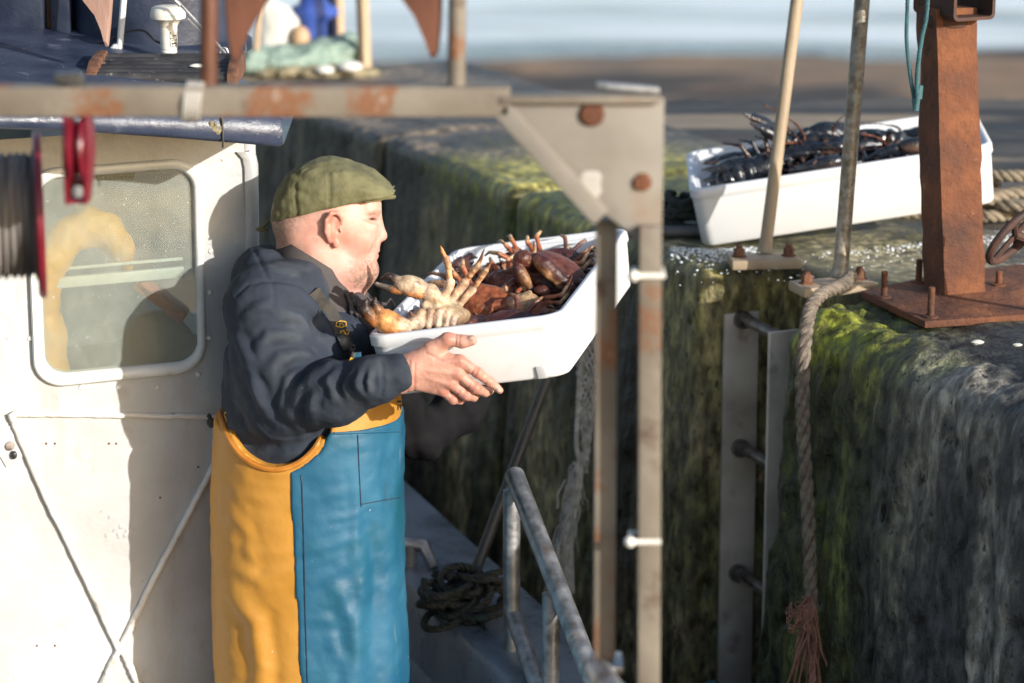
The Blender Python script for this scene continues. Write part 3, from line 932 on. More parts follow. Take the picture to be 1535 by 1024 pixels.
# teal cord hung over the post
mb = MB()
cy = pb.y - .085
rope_into(mb, [P(1362, -60, cy), P(1360, 15, cy), P(1359, 60, cy), P(1364, 110, cy), P(1371, 152, cy)], .0042, .02, 3, n=6)
rope_into(mb, [P(1393, -60, cy - .01), P(1389, 20, cy - .01), P(1381, 60, cy - .01), P(1375, 110, cy - .008), P(1374, 150, cy - .005), P(1372, 163, cy)], .0048, .02, 3, n=6)
mb.tube([P(1378, 128, cy), P(1376, 148, cy)], .0085, 8)
mb.tube([P(1373, 148, cy), P(1373, 166, cy)], [.009, .006], 8)
tag(mb.build('cord', M['cordteal'], origin=P(1372, 165, cy)), 'teal cord looped down the left side of the rusty post', 'cord')

# rusty ring handle at the right edge
c = P(1522, 352, 5.62)
hw = thing('hand_wheel', c - Vector((0, 0, .05)), 'rusty ring handle with a spoke leaning at the right edge of the quay', 'hand wheel')
ex = Vector((.045, .01, .052)); ey = Vector((.035, .05, -.012))
mb = MB()
mb.tube([c + ex * math.cos(a) + ey * math.sin(a) for a in np.linspace(0, 2 * math.pi, 40, endpoint=False)], .0085, 10, loop=True)
mb.build('ring', M['rustdark'], hw)
mb = MB()
mb.tube([c + ey * .9 - ex * .45, c - ey * .9 + ex * .45], .007, 8)
mb.tube([c - ex * .95, c + ex * .95], .006, 8)
mb.build('spoke', M['rustdark'], hw)
mb = MB()
mb.tube([c + Vector((.0, .0, 0)), c + Vector((.08, .02, -.035)), c + Vector((.10, .03, -.19))], .011, 10)
mb.build('shaft', M['rustdark'], hw)

# ------------------------------------------------------------------ ropes on the quay
mb = MB()
rb = G(1262, 425)
e = -.075
rope_into(mb, [P(1278, 411, 5.80), P(1268, 423, 5.79), P(1252, 432, 5.77), P(1232, 441, 5.735), P(1217, 458, 5.69), P(1211, 480, 5.665), P(1206, 520, 5.645), P(1203, 600, 5.62), P(1206, 680, 5.60), P(1211, 760, 5.585), P(1214, 840, 5.57), P(1216, 912, 5.56)], .0145, .075, 3, n=8)
hr = thing('mooring_rope', P(1216, 910, 5.56), 'thick old rope hanging down the mossy block beside the ladder with a frayed end', 'rope')
mb.build('strand', M['ropegrey'], hr)
mb = MB()
for k in range(70):
    a = P(1212 + random.uniform(-9, 9), 905 + random.uniform(-14, 20), 5.555 + random.uniform(-.012, .012))
    L_ = random.choice([.04, .06, .13, .2])
    pts = [a]
    sw = random.uniform(-.05, .03)
    for q in range(5):
        pts.append(pts[-1] + Vector((sw * L_ + random.uniform(-.008, .008), random.uniform(-.006, .006), -L_ / 5)))
    mb.tube(curve_pts(pts, 10), .0013 + random.random() * .0012, 4)
for k in range(40):
    a = P(1198 + random.uniform(-8, 10), 925 + random.uniform(-14, 14), 5.555)
    pts = [a + Vector((random.uniform(-.02, .02), random.uniform(-.012, .012), random.uniform(-.02, .02))) for q in range(4)]
    mb.tube(curve_pts(pts, 10), .0011, 4)
rope_into(mb, [P(1218, 905, 5.558), P(1222, 940, 5.553), P(1218, 1000, 5.545), P(1216, 1090, 5.53)], .0075, .05, 3, n=6)
mb.build('frayed_end', M['fray'], hr)

mb = MB()
c = G(1508, 338) + Vector((.05, .08, 0))
for k in range(3):
    z = .012 + k * .026
    rr_ = .085 - .006 * k
    ctrl = [c + Vector((math.cos(a + k) * rr_ * 1.5, math.sin(a + k) * rr_ * .8 + .03 * math.sin(3 * a), z + .008 * math.sin(2 * a + k))) for a in np.linspace(0, 5.6, 11)]
    rope_into(mb, ctrl, .0145, .07, 3, n=8)
rope_into(mb, [c + Vector((-.12, -.02, .012)), c + Vector((-.25, -.015, .012)), c + Vector((-.38, .01, .012)), c + Vector((-.5, .04, .012))], .0125, .07, 3, n=8)
rope_into(mb, [c + Vector((-.11, .05, .095)), c + Vector((-.02, .0, .105)), c + Vector((.12, .02, .1)), c + Vector((.25, .05, .08))], .0145, .07, 3, n=8)
tag(mb.build('rope_coil', M['rope'], origin=c), 'thick tan rope coiled on the quay behind the rusty post', 'rope')

mb = MB()
c = G(1012, 350) + Vector((.02, .06, 0))
for k in range(4):
    ctrl = [c + Vector((math.cos(a + k * .7) * (.06 - .008 * k), math.sin(a + k * .7) * .05, .014 + k * .020 + .006 * math.sin(2 * a))) for a in np.linspace(0, 5.8, 10)]
    rope_into(mb, ctrl, .010, .05, 3, n=7)
tag(mb.build('rope_coil', M['ropedark'], origin=c), 'small dark wet rope bundle left of the lobster box', 'rope')
mb = MB()
mb.tube([G(930, 356) + Vector((0, 0, .0145)), G(1100, 356) + Vector((.0, .0, .0145))], .0135, 14)
tag(mb.build('pipe', M['pipe'], origin=G(1000, 356)), 'grey pipe lying on the coping in front of the dark rope bundle', 'pipe')
# crushed ice spilled along the coping, a few shells on the near block
mb = MB()
for k in range(2300):
    px = random.uniform(1005, 1540)
    py = np.interp(px, [1000, 1060, 1200, 1390, 1540], [374, 379, 372, 358, 350]) + abs(random.gauss(0, 9)) - 4
    if k % 14 == 0: py += random.uniform(0, 40)
    b = G(px, py)
    r = random.choice([.0012, .0015, .0018, .0022, .0028, .0036]) * random.uniform(.8, 1.1)
    mb.ball(b + Vector((0, 0, r * .5 + .001)), r, 3, sq=(1, random.uniform(.7, 1), random.uniform(.5, .9)), jit=.25)
tag(mb.build('spilled_ice', M['ice'], sharp=60), kind='stuff', label='crushed ice spilled along the coping under the lobster box', cat='ice')
for (px, py, r, lab) in ((1465, 516, .0115, 'white shell on the dark near block in front of the base plate, the larger one'), (1525, 521, .0085, 'smaller white shell on the dark near block at the right edge'),
                         ):
    b = G(px, py)
    mb = MB()
    mb.ball(b + Vector((0, 0, .004)), r, 6, sq=(1.2, .8, .5), jit=.2)
    tag(mb.build('shell', M['shell'], origin=b), lab, 'shell', 'shells on the near block')

# green rope end low beside the ladder
mb = MB()
b = P(1066, 1035, 5.95)
rope_into(mb, [b + Vector((-.03, .0, -.1)), b + Vector((-.02, 0, -.01)), b + Vector((.005, 0, .012)), b + Vector((.03, 0, -.015)), b + Vector((.04, 0, -.1))], .011, .05, 3, n=7)
tag(mb.build('rope_loop', M['cordteal'], origin=b), 'loop of green rope at the foot of the ladder rail', 'rope')

# ------------------------------------------------------------------ netting hung on the far face
mb = MB()
yb = 6.42
top = [(866 + 6.2 * k) for k in range(7)]
for k in range(7):
    pts = []
    for q in range(12):
        f = q / 11
        px = top[k] + (876 - top[k]) * .8 * f + (5 - 3 * f) * (1 if (q + k) % 2 else -1)
        pts.append(P(px, 505 + (150 + 9 * (k * 5 % 7)) * f, yb + .01 * ((q + k) % 2)))
    mb.tube(curve_pts(pts, 44), .0028, 5)
    pts = []
    for q in range(12):
        f = q / 11
        px = top[k] + (876 - top[k]) * .8 * f - (5 - 3 * f) * (1 if (q + k) % 2 else -1)
        pts.append(P(px, 505 + (150 + 9 * (k * 5 % 7)) * f, yb + .012))
    mb.tube(curve_pts(pts, 44), .0028, 5)
rope_into(mb, [P(872, 505, yb), P(868, 580, yb), P(864, 660, yb), P(868, 690, yb)], .006, .03, 3, n=6)
for k in range(170):
    f = random.random()
    cx = 866 - 26 * f + random.gauss(0, 5)
    a = P(cx, 690 + 165 * f, yb + random.uniform(-.01, .02))
    pts = [a]
    for q in range(4):
        pts.append(pts[-1] + Vector((random.uniform(-.012, .008), random.uniform(-.008, .008), -random.uniform(.008, .026))))
    mb.tube(curve_pts(pts, 8), .0011 + .0008 * random.random(), 4)
for k in range(4):
    mb.tube(curve_pts([P(868 + k * 2, 680, yb), P(860 + k * 3, 740, yb), P(846 + k * 4, 800, yb), P(850 + k * 3, 890, yb)], 20), .0042, 6)
tag(mb.build('hanging_net', M['netting'], origin=P(866, 505, yb)), 'frayed pale netting hanging against the dark quay face behind the gantry legs', 'net')

# far quay: stacked gear (all out of focus)
def creel_gear():
    b = G(470, 113)
    yb = b.y
    for (x0, y0, x1, y1, w, lab) in ((392, -60, 381, 114, 9, 'thin leaning pale timber post left of the white sack'), (505, -60, 508, 66, 16, 'shorter pale timber post behind the blue container'), (541, -60, 547, 106, 17, 'right-hand pale timber post at the end of the gear stack')):
        mb = MB()
        dy = 0 if y1 > 80 else .25
        a, c = P(x0, y0, yb + dy), P(x1, y1, yb + dy)
        if dy: c = Vector((c.x, c.y, 0))
        w_ = w / 2 * mpp(yb)
        mb.tube([c, c + (a - c) * .5, a], w_ * 1.2, 4)
        o = mb.build('timber_post', M['wood'], origin=c, bevel=.004)
        tag(o, lab, 'post', 'timber posts of the gear stack')
    s = SD()
    p = lambda x, y, d=0: tuple(P(x, y, yb + d))
    s.ell(p(415, 62, .16), (.075, .07, .12), k=.03).ell(p(405, 92, .14), (.085, .07, .06), k=.03)
    s.cap(p(400, 10, .15), p(438, 34, .14), .033, .022, k=.03)
    Vv, Ff = s.mesh(.010)
    Vv = Vv + vnormals(Vv, Ff) * (.006 * fbm(Vv, 14, 3, 3)[:, None])
    tag(mk('white_sack', Vv, Ff, M['sack'], origin=p(412, 108, .16)), 'white cloth sack standing on the gear stack left of the blue container', 'sack')
    s = SD()
    s.box(np.array(P(452, 68, yb + .2)) - (0, .08, 0), np.array(P(488, -30, yb + .2)) + (0, .08, 0), .03)
    s.ell(p(470, 18, .2), (.085, .08, .03), k=.02)
    Vv, Ff = s.mesh(.010)
    tag(mk('blue_container', Vv, Ff, M['bluebin'], origin=p(470, 70, .2)), 'blue plastic container on the far quay between white sack and timber post', 'container')
    s = SD()
    s.box(np.array(P(482, 60, yb + .34)) - (0, .06, 0), np.array(P(503, -40, yb + .34)) + (0, .06, 0), .02)
    s.ell(p(493, 58, .32), (.03, .06, .04), k=.03)
    Vv, Ff = s.mesh(.010)
    Vv = Vv + vnormals(Vv, Ff) * (.006 * fbm(Vv, 12, 3, 5)[:, None])
    tag(mk('dark_tarp', Vv, Ff, M['navycloth'], origin=p(493, 66, .34)), 'dark navy folded tarpaulin behind the shorter timber post', 'tarpaulin')
    mb = MB()
    mb.ball(P(450, 57, yb + .10), .032, 12, sq=(1, 1, 1.25))
    tag(mb.build('buoy', M['buoy'], origin=P(450, 70, yb + .1)), 'tan float resting on the pale green net', 'buoy')
    s = SD()
    for (x, y, d, r) in ((380, 92, .05, (.06, .1, .05)), (420, 96, .05, (.10, .1, .05)), (460, 92, .06, (.10, .1, .055)), (500, 84, .08, (.09, .1, .06)), (525, 78, .1, (.05, .09, .06)), (527, 92, .1, (.05, .09, .05))):
        s.ell(p(x, y, d), r, k=.03)
    Vv, Ff = s.mesh(.010)
    Vv = Vv + vnormals(Vv, Ff) * (.014 * fbm(Vv, 16, 4, 13, (1, 1, 2.5))[:, None])
    tag(mk('net_heap', Vv, Ff, M['greennet'], origin=p(450, 110, .05)), 'heap of pale green netting at the bottom of the gear stack', 'net')
    s = SD()
    for (x, y, d, r) in ((400, 106, 0, (.05, .07, .02)), (430, 106, -.01, (.06, .07, .024)), (465, 107, -.02, (.07, .07, .022)), (500, 108, -.02, (.06, .07, .022)), (535, 107, 0, (.05, .07, .022)), (555, 110, 0, (.03, .05, .016))):
        s.ell(p(x, y, d), r, k=.015)
    Vv, Ff = s.mesh(.008)
    Vv = Vv + vnormals(Vv, Ff) * (.008 * fbm(Vv, 30, 4, 23)[:, None])
    tag(mk('rope_heap', Vv, Ff, M['mats'], origin=p(470, 114)), 'straw coloured rope heap along the front of the gear stack', 'rope')
    for (x, y, w, lab) in ((487, 105, 28, 'cream float lying in the straw rope heap, left of the pair'), (525, 100, 36, 'larger cream float lying beside the right-hand timber post')):
        mb = MB()
        mb.ball(P(x, y, yb - .09), w / 2 * mpp(yb), 10, sq=(1, .8, .45))
        tag(mb.build('float', M['plastic'], origin=P(x, y + 6, yb - .09)), lab, 'float', 'cream floats')


creel_gear()
# ================================================================== the fishing boat
YW = 5.72                                     # wheelhouse's after wall at its right edge; its left end comes nearer
WS = .42


def yw(x): return YW + WS * (x + .52)


def WI(px, py, off=0.0):
    """point under a pixel, off metres behind the wall plane"""
    return PL(px, py, YW + off, -.52, WS)



boat = thing('fishing_boat', P(200, 700, YW + .4) * 1.0, 'white fishing boat with navy wheelhouse roof, cream gantry and galvanised handrail beside the quay', 'fishing boat')
boat.location.z = DECK


def rrect(x0, x1, z0, z1, r, n=8):
    out = []
    for (cx, cz, a0) in ((x1 - r, z1 - r, 0), (x0 + r, z1 - r, 90), (x0 + r, z0 + r, 180), (x1 - r, z0 + r, 270)):
        for k in range(n + 1):
            a = R(a0 + 90 * k / n)
            out.append((cx + math.cos(a) * r, cz + math.sin(a) * r))
    return out


def wp(px, py): return WI(px, py)


WROT = Matrix.Rotation(math.atan(WS), 3, 'Z')
WX0, WX1 = wp(-560, 500).x, wp(388, 500).x
WZ1 = wp(200, 196).z
a, b = wp(60, 572), wp(296, 243)
WA, WB = a.copy(), b.copy()
win = rrect(a.x, b.x, a.z, b.z, .048, 10)
# wall with a rounded opening
mb = MB()
n = len(win)
cx, cz = (a.x + b.x) / 2, (a.z + b.z) / 2


def outer(x, z):
    dx, dz = x - cx, z - cz
    k = 1e9
    if dx > 1e-9: k = min(k, (WX1 - .02 - cx) / dx)
    if dx < -1e-9: k = min(k, (WX0 - cx) / dx)
    if dz > 1e-9: k = min(k, (WZ1 - cz) / dz)
    if dz < -1e-9: k = min(k, (DECK - cz) / dz)
    return cx + dx * k, cz + dz * k


inn = [Vector((x, yw(x), z)) for x, z in win]
# densify the outline by angle so the outer corners are hit
out_ = [Vector((outer(x, z)[0], yw(outer(x, z)[0]), outer(x, z)[1])) for x, z in win]
corners = [(WX1 - .02, WZ1), (WX0, WZ1), (WX0, DECK), (WX1 - .02, DECK)]
vs = inn + out_ + [p + Vector((0, .03, 0)) for p in inn] + [p + Vector((0, .03, 0)) for p in out_]
fs = []
extra = []
for i in range(n):
    j = (i + 1) % n
    f = [i, j, n + j]
    oa, ob = out_[i], out_[j]
    cs = [c for c in corners if (abs(oa.x - c[0]) < 1e-6 or abs(oa.z - c[1]) < 1e-6) and (abs(ob.x - c[0]) < 1e-6 or abs(ob.z - c[1]) < 1e-6)
          and not ((abs(oa.x - ob.x) < 1e-6) or (abs(oa.z - ob.z) < 1e-6))]
    if cs:
        c = cs[0]
        vs.append(Vector((c[0], yw(c[0]), c[1])))
        f.append(len(vs) - 1)
    f.append(n + i)
    fs.append(tuple(f))
    fs.append((i, 2 * n + i, 2 * n + j, j))
mb.add(vs, fs)
# rounded right-hand corner and the right side wall, back wall with an opening on the far side
rr_ = .02
ring0 = []
for k in range(9):
    an_ = R(-90 + 90 * k / 8)
    ring0.append((WX1 - rr_ + math.cos(an_) * rr_, YW + rr_ + math.sin(an_) * rr_))
# unseen side wall, given a big open port to let sun into the cabin
SIDE = lambda f: (WX1 - .72 * f, YW + rr_ + (1.55 - rr_) * f)
for f0, f1, za, zb_ in ((0, 1, DECK, WA.z), (0, .10, WA.z, WB.z - .02), (.78, 1, WA.z, WB.z - .02), (0, 1, WB.z - .02, WZ1 + .01)):
    p_, q_ = SIDE(f0), SIDE(f1)
    mb.add([Vector((*p_, za)), Vector((*q_, za)), Vector((*q_, zb_)), Vector((*p_, zb_))], [(0, 1, 2, 3)])
mb.rings([[Vector((x, y, DECK)) for x, y in ring0], [Vector((x, y, WZ1 + .01)) for x, y in ring0]], False, False)
wall = mb.build('wheelhouse_wall', M['wheelhouse'], boat, sharp=30)
# cabin lining: floor, back and far side (far side, unseen, is left open above to let light in)
mb = MB()
mb.box(((WX0 + WX1 - .72) / 2, YW + 1.56, (DECK + WZ1) / 2), (WX1 - .72 - WX0, .03, WZ1 - DECK))
mb.box(((WX0 + WX1 - .72) / 2, YW + .8, DECK + .02), (WX1 - .72 - WX0 - .06, 1.5, .03))
mb.box((WX0 + .015, YW + .8, DECK + .5), (.03, 1.5, 1.0))
mb.build('cabin_lining', M['interior'], boat, bevel=0)
# a cabin bulkhead behind the window with a rectangular port
yb = YW + .62
mb = MB()
c0, c1 = WI(-60, 640, .42), WI(320, 486, .42)
mb.box(((c0.x + c1.x) / 2, (c0.y + c1.y) / 2, (c0.z + c1.z) / 2 - .02), (c1.x - c0.x, .02, c1.z - c0.z), WROT)
mb.build('bulkhead', M['interior'], boat)

# raised flange along the right edge of the wall
mb = MB()
fl = []
for (px, py) in ((372, 226), (381, 236), (384, 250), (385, 300), (386, 420), (386, 560), (386, 800), (386, 1100), (386, 1500)):
    p = wp(px, py); fl.append((p.x - .012, p.z))
mb.rings([[Vector((x + a_, yw(x) + b_, z)) for a_, b_ in ((-.012, -.002), (-.010, -.012), (.004, -.014), (.014, -.006), (.014, .03))] for x, z in fl], False, False)
mb.build('corner_flange', M['wheelhouse'], boat, sharp=60)

# window frame with glass
a, b = WA, WB
w1 = rrect(a.x - .010, b.x + .008, a.z - .012, b.z + .010, .058, 10)
w2 = rrect(a.x + .004, b.x - .004, a.z + .006, b.z - .005, .046, 10)
w3 = rrect(a.x + .010, b.x - .010, a.z + .012, b.z - .011, .042, 10)
mb = MB()
def rg(w, y): return [Vector((x, yw(x) + y - YW, z)) for x, z in w]
mb.rings([rg(w1, YW - .001), rg(w1, YW - .010), rg([(x * .7 + x2 * .3, z * .7 + z2 * .3) for (x, z), (x2, z2) in zip(w1, w2)], YW - .015), rg(w2, YW - .012), rg(w3, YW - .004), rg(w3, YW + .02)], True, False)
wf = mb.build('window', M['frame'], boat, sharp=70)
glass = bpy.data.materials.new('salted_glass')
glass.use_nodes = True
nt = glass.node_tree
N_, Lk_ = nt.nodes, nt.links
N_.remove(N_['Principled BSDF'])
tr = N_.new('ShaderNodeBsdfTransparent'); tr.inputs[0].default_value = (.90, .93, .89, 1)
df = N_.new('ShaderNodeBsdfDiffuse'); df.inputs[0].default_value = (.52, .55, .50, 1)
gl = N_.new('ShaderNodeBsdfGlossy'); gl.inputs['Roughness'].default_value = .06
tc = N_.new('ShaderNodeTexCoord')
nz = N_.new('ShaderNodeTexNoise'); nz.inputs['Scale'].default_value = 9; nz.inputs['Detail'].default_value = 8; nz.inputs['Roughness'].default_value = .7
Lk_.new(tc.outputs['Object'], nz.inputs['Vector'])
nz2 = N_.new('ShaderNodeTexNoise'); nz2.inputs['Scale'].default_value = 120; nz2.inputs['Detail'].default_value = 3
Lk_.new(tc.outputs['Object'], nz2.inputs['Vector'])
m1 = N_.new('ShaderNodeMapRange'); Lk_.new(nz.outputs[0], m1.inputs[0])
for i_, v_ in enumerate((.3, .75, .13, .34)): m1.inputs[1 + i_].default_value = v_
m2 = N_.new('ShaderNodeMapRange'); Lk_.new(nz2.outputs[0], m2.inputs[0])
for i_, v_ in enumerate((.69, .74, 0, .4)): m2.inputs[1 + i_].default_value = v_
ad = N_.new('ShaderNodeMath'); ad.operation = 'ADD'; ad.use_clamp = True
Lk_.new(m1.outputs[0], ad.inputs[0]); Lk_.new(m2.outputs[0], ad.inputs[1])
x1 = N_.new('ShaderNodeMixShader'); Lk_.new(ad.outputs[0], x1.inputs[0]); Lk_.new(tr.outputs[0], x1.inputs[1]); Lk_.new(df.outputs[0], x1.inputs[2])
fr = N_.new('ShaderNodeFresnel'); fr.inputs[0].default_value = 1.45
x2 = N_.new('ShaderNodeMixShader'); Lk_.new(fr.outputs[0], x2.inputs[0]); Lk_.new(x1.outputs[0], x2.inputs[1]); Lk_.new(gl.outputs[0], x2.inputs[2])
Lk_.new(x2.outputs[0], N_['Material Output'].inputs['Surface'])
M['glass'] = glass
mb = MB()
mb.rings([rg(w3, YW + .004), rg(w3, YW + .009)], True, True)
mb.build('pane', glass, wf, smooth=False)
# window bolts
for (px, py) in ((316, 376), (314, 438), (313, 506), (297, 561), (236, 580), (178, 580), (122, 580), (65, 562), (45, 507)):
    p = wp(px, py)
    mb = MB()
    mb.lathe([(.0, .004), (.0042, .004), (.0055, .001), (.0055, -.004), (.0, -.004)], p, Matrix.Rotation(R(90), 3, 'X'), 10)
    mb.build('bolt', M['bead'], boat)
# wiper motor / dark strip inside the top of the window
mb = MB()
p0, p1 = WI(140, 252, .03), WI(203, 267, .03)
mb.box((p0 + p1) / 2, (abs(p1.x - p0.x), .02, abs(p1.z - p0.z)), WROT)
mb.build('wiper_motor', M['buckle'], boat, bevel=.004)
# rail across the inside of the window
mb = MB()
p0, p1 = WI(62, 416, .03), WI(284, 416, .03)
mb.box((p0 + p1) / 2, (p1.x - p0.x, .014, .0225), WROT)
mb.build('window_rail', M['frame'], boat, bevel=.003)
mb = MB()
p0, p1 = WI(62, 396, .035), WI(284, 396, .035)
mb.box((p0 + p1) / 2, (p1.x - p0.x, .006, .006), WROT)
mb.build('window_rail', M['frame'], boat, bevel=.001)

# weld beads: the triangle of stiffeners on the wall
def bead(pts, w, d, mname='bead'):
    mb = MB()
    q = [wp(*p) for p in pts]
    ln = []
    L = arc_len(q)
    m_ = max(4, int(L / .012))
    for i in range(m_ + 1):
        f = i / m_ * (len(q) - 1)
        k = min(int(f), len(q) - 2)
        ln.append(q[k].lerp(q[k + 1], f - k) + Vector((random.gauss(0, .0005), 0, random.gauss(0, .0005))))
    rings = []
    for i, p in enumerate(ln):
        t = (ln[min(i + 1, m_)] - ln[max(i - 1, 0)]).normalized()
        s = Vector((-t.z, 0, t.x))
        dd = d * (1 + random.gauss(0, .06))
        rings.append([p + s * w * math.cos(u) + Vector((0, -max(0, math.sin(u)) ** .7 * dd, 0)) for u in np.linspace(-.15, math.pi + .15, 9)])
    mb.rings(rings, False, False)
    return mb.build('stiffener', M[mname], boat, sharp=60)


bead([(22, 620), (120, 621), (220, 622), (326, 624)], .0065, .012)
bead([(16, 618), (24, 640), (60, 724), (130, 868), (178, 972)], .0075, .015)
bead([(324, 640), (324, 690), (290, 756), (230, 868), (178, 976)], .0075, .015)
bead([(180, 968), (160, 1010), (110, 1110), (40, 1260)], .0075, .015)
bead([(182, 968), (203, 1015), (260, 1130), (330, 1260)], .0075, .015)
# latch plate
mb = MB()
q = [wp(x, y) for x, y in ((-18, 652), (17, 636), (40, 680), (10, 700))]
mb.prism(q, (0, -.004, 0))
mb.build('latch_plate', M['wheelhouse'], boat, bevel=.001)
mb = MB()
mb.lathe([(0, .004), (.008, .004), (.0095, 0), (.0095, -.004)], wp(16, 667) + Vector((0, -.008, 0)), Matrix.Rotation(R(90), 3, 'X'), 14)
mb.build('latch_knob', M['bolt'], boat)
mb = MB()
mb.ball(wp(22, 680) + Vector((0, -.010, 0)), .0075, 8, sq=(.9, .7, 1.2))
mb.build('latch_stop', M['buckle'], boat)
mb = MB()
mb.ball(wp(318, 632) + Vector((0, -.010, 0)), .011, 8, sq=(1.1, .7, .8), jit=.2)
mb.tube([wp(312, 620) + Vector((0, -.008, 0)), wp(324, 636) + Vector((0, -.012, 0))], .005, 8)
mb.build('hinge_pin', M['buckle'], boat)
for (px, py) in ((69, 665), (82, 665), (163, 665), (174, 665), (297, 700), (240, 746), (82, 968), (55, 968)):
    mb = MB()
    mb.ball(wp(px, py), .0028, 5, sq=(1, .5, 1))
    mb.build('rivet', M['rustbolt'], boat)
# blistered patch of paint
mb = MB()
for k in range(16):
    mb.ball(wp(182 + random.gauss(0, 9), 796 + random.gauss(0, 10)), random.uniform(.003, .007), 5, sq=(1, .22, 1), jit=.1)
mb.build('paint_blister', M['wheelhouse'], boat)

# ---- roof
YR = 5.40


def RP(px, py, off=0.0): return PL(px, py, YR + off, -.44, WS)


def roof_ring(pts):
    return pts
top = []
front = [(-1100, 150, 190), (-300, 155, 190), (0, 166, 196), (120, 167, 200), (250, 170, 209), (350, 172, 217), (418, 175, 223)]
mb = MB()
rings = []
TH = .055
for (px, y1, y2) in front:
    zt, zb = RP(px, y1).z, RP(px, y2).z
    x = RP(px, y1).x
    yr = RP(px, y1).y
    sl = 0 if px < 300 else (px - 300) / 118.
    ring = [Vector((x, yr + .30, zb + .012)), Vector((x, yr + .03, zb)), Vector((x, yr + .008, zb + .002)), Vector((x, yr, zb + .010)), Vector((x - .0, yr - .002, (zb + zt) / 2)),
            Vector((x, yr + .004, zt - .008)), Vector((x, yr + .016, zt)), Vector((x, yr + .05, zt + .004))]
    for q in range(1, 9):
        yy = yr + .05 + q * .19
        xr = x - sl * (.062 * min(q, 3) + .085 * max(q - 3, 0))
        ring.append(Vector((xr, yy, zt + .004 + .010 * math.sqrt(q))))
    for q in range(8, 0, -1):
        yy = yr + .05 + q * .19
        xr = x - sl * (.062 * min(q, 3) + .085 * max(q - 3, 0))
        ring.append(Vector((xr, yy, zb + .02)))
    rings.append(ring)
# rounded right end
last = rings[-1]
c_ = sum(last, Vector()) / len(last)
e1 = [Vector((p.x + .006, p.y + (.004 if p.y < last[4].y + .2 else 0), p.z + (-.004 if p.z > (last[3].z + last[6].z) / 2 else .004))) for p in last]
rings.append(e1)
mb.rings(rings, True, True)
roof = mb.build('roof', M['navy'], boat, sharp=50)
mb = MB()
seam = [RP(333, 176, -.002), RP(334, 200, -.004), RP(334, 221)]
mb.tube(seam, .0022, 6)
mb.build('seam', M['buckle'], roof)
mb = MB()
for k in range(7):
    mb.ball(RP(322 + random.gauss(0, 4), 185 + k * 2.2, -.001), random.uniform(.003, .006), 5, sq=(1, .4, 1.2), jit=.3)
mb.build('filler_patch', M['mats'], roof)


def onroof(px, py):
    """point on the roof surface under a photo pixel"""
    z = RP(300, 170).z + .016
    return G(px, py, z)


# antenna
ya = onroof(254, 99)
zb = ya.z + .004
H = P(254, 8, ya.y).z - zb
r_ = 26 * mpp(ya.y)
mb = MB()
prof = [(.0, 0), (.62, 0), (.62, .01), (.40, .19), (.40, .195), (.46, .20), (.46, .235), (.42, .245), (.45, .26), (.47, .265), (.50, .62), (.50, .64), (.62, .72), (.88, .775), (.99, .785), (1.0, .80), (.985, .90), (.90, .965), (.7, .99), (.3, 1.0), (0, 1.0)]
mb.lathe([(r * r_, z * H) for r, z in prof], (ya.x, ya.y, zb), None, 36)
ant = mb.build('antenna', M['plastic'], boat, sharp=35)


def text_geo(body, size):
    cu = bpy.data.curves.new('lettering', 'FONT')
    cu.body = body
    cu.size = size
    cu.align_x = 'CENTER'; cu.align_y = 'CENTER'
    o = bpy.data.objects.new('lettering', cu)
    COL.objects.link(o)
    dg = bpy.context.evaluated_depsgraph_get()
    me = bpy.data.meshes.new_from_object(o.evaluated_get(dg))
    vs = [v.co.copy() for v in me.vertices]
    fs = [tuple(p.vertices) for p in me.polygons]
    bpy.data.objects.remove(o); bpy.data.curves.remove(cu); bpy.data.meshes.remove(me)
    return vs, fs


def wrap_text(name, body, size, c, rad, phi0, m, parent, dz=0, rot=0, sx=1.0):
    vs, fs = text_geo(body, size)
    out = []
    for v in vs:
        x, y = v.x * sx, v.y
        if rot: x, y = x * math.cos(rot) - y * math.sin(rot), x * math.sin(rot) + y * math.cos(rot)
        a = phi0 + x / rad
        out.append(Vector((c[0] + math.sin(a) * rad, c[1] - math.cos(a) * rad, c[2] + y)))
    mk(name, out, fs, m, parent, smooth=False)


wrap_text('lettering', 'ONWA', .0125, (ya.x, ya.y, zb + H * .85), r_ * 1.002 + .0006, .55, M['inkcyan'], ant)
mb = MB()
for k, (dx, dz, w_, h_) in enumerate(((0, .045, .014, .002), (.003, .038, .010, .003), (-.004, .033, .006, .002), (.002, .0285, .013, .0025), (.004, .022, .008, .004), (-.003, .022, .004, .004), (.001, .0165, .013, .0018), (-.008, .031, .0012, .030), (.009, .031, .0012, .03))):
    rad = r_ * .49 + .0006
    vs = []
    for (sx, sz) in ((-1, -1), (1, -1), (1, 1), (-1, 1)):
        x = dx + sx * w_ / 2
        a_ = .72 + x / rad
        vs.append(Vector((ya.x + math.sin(a_) * rad, ya.y - math.cos(a_) * rad, zb + H * .44 - .031 + dz + sz * h_ / 2)))
    mb.add(vs, [(0, 1, 2, 3)])
mb.build('rating_label', M['inkblack'], ant, smooth=False)

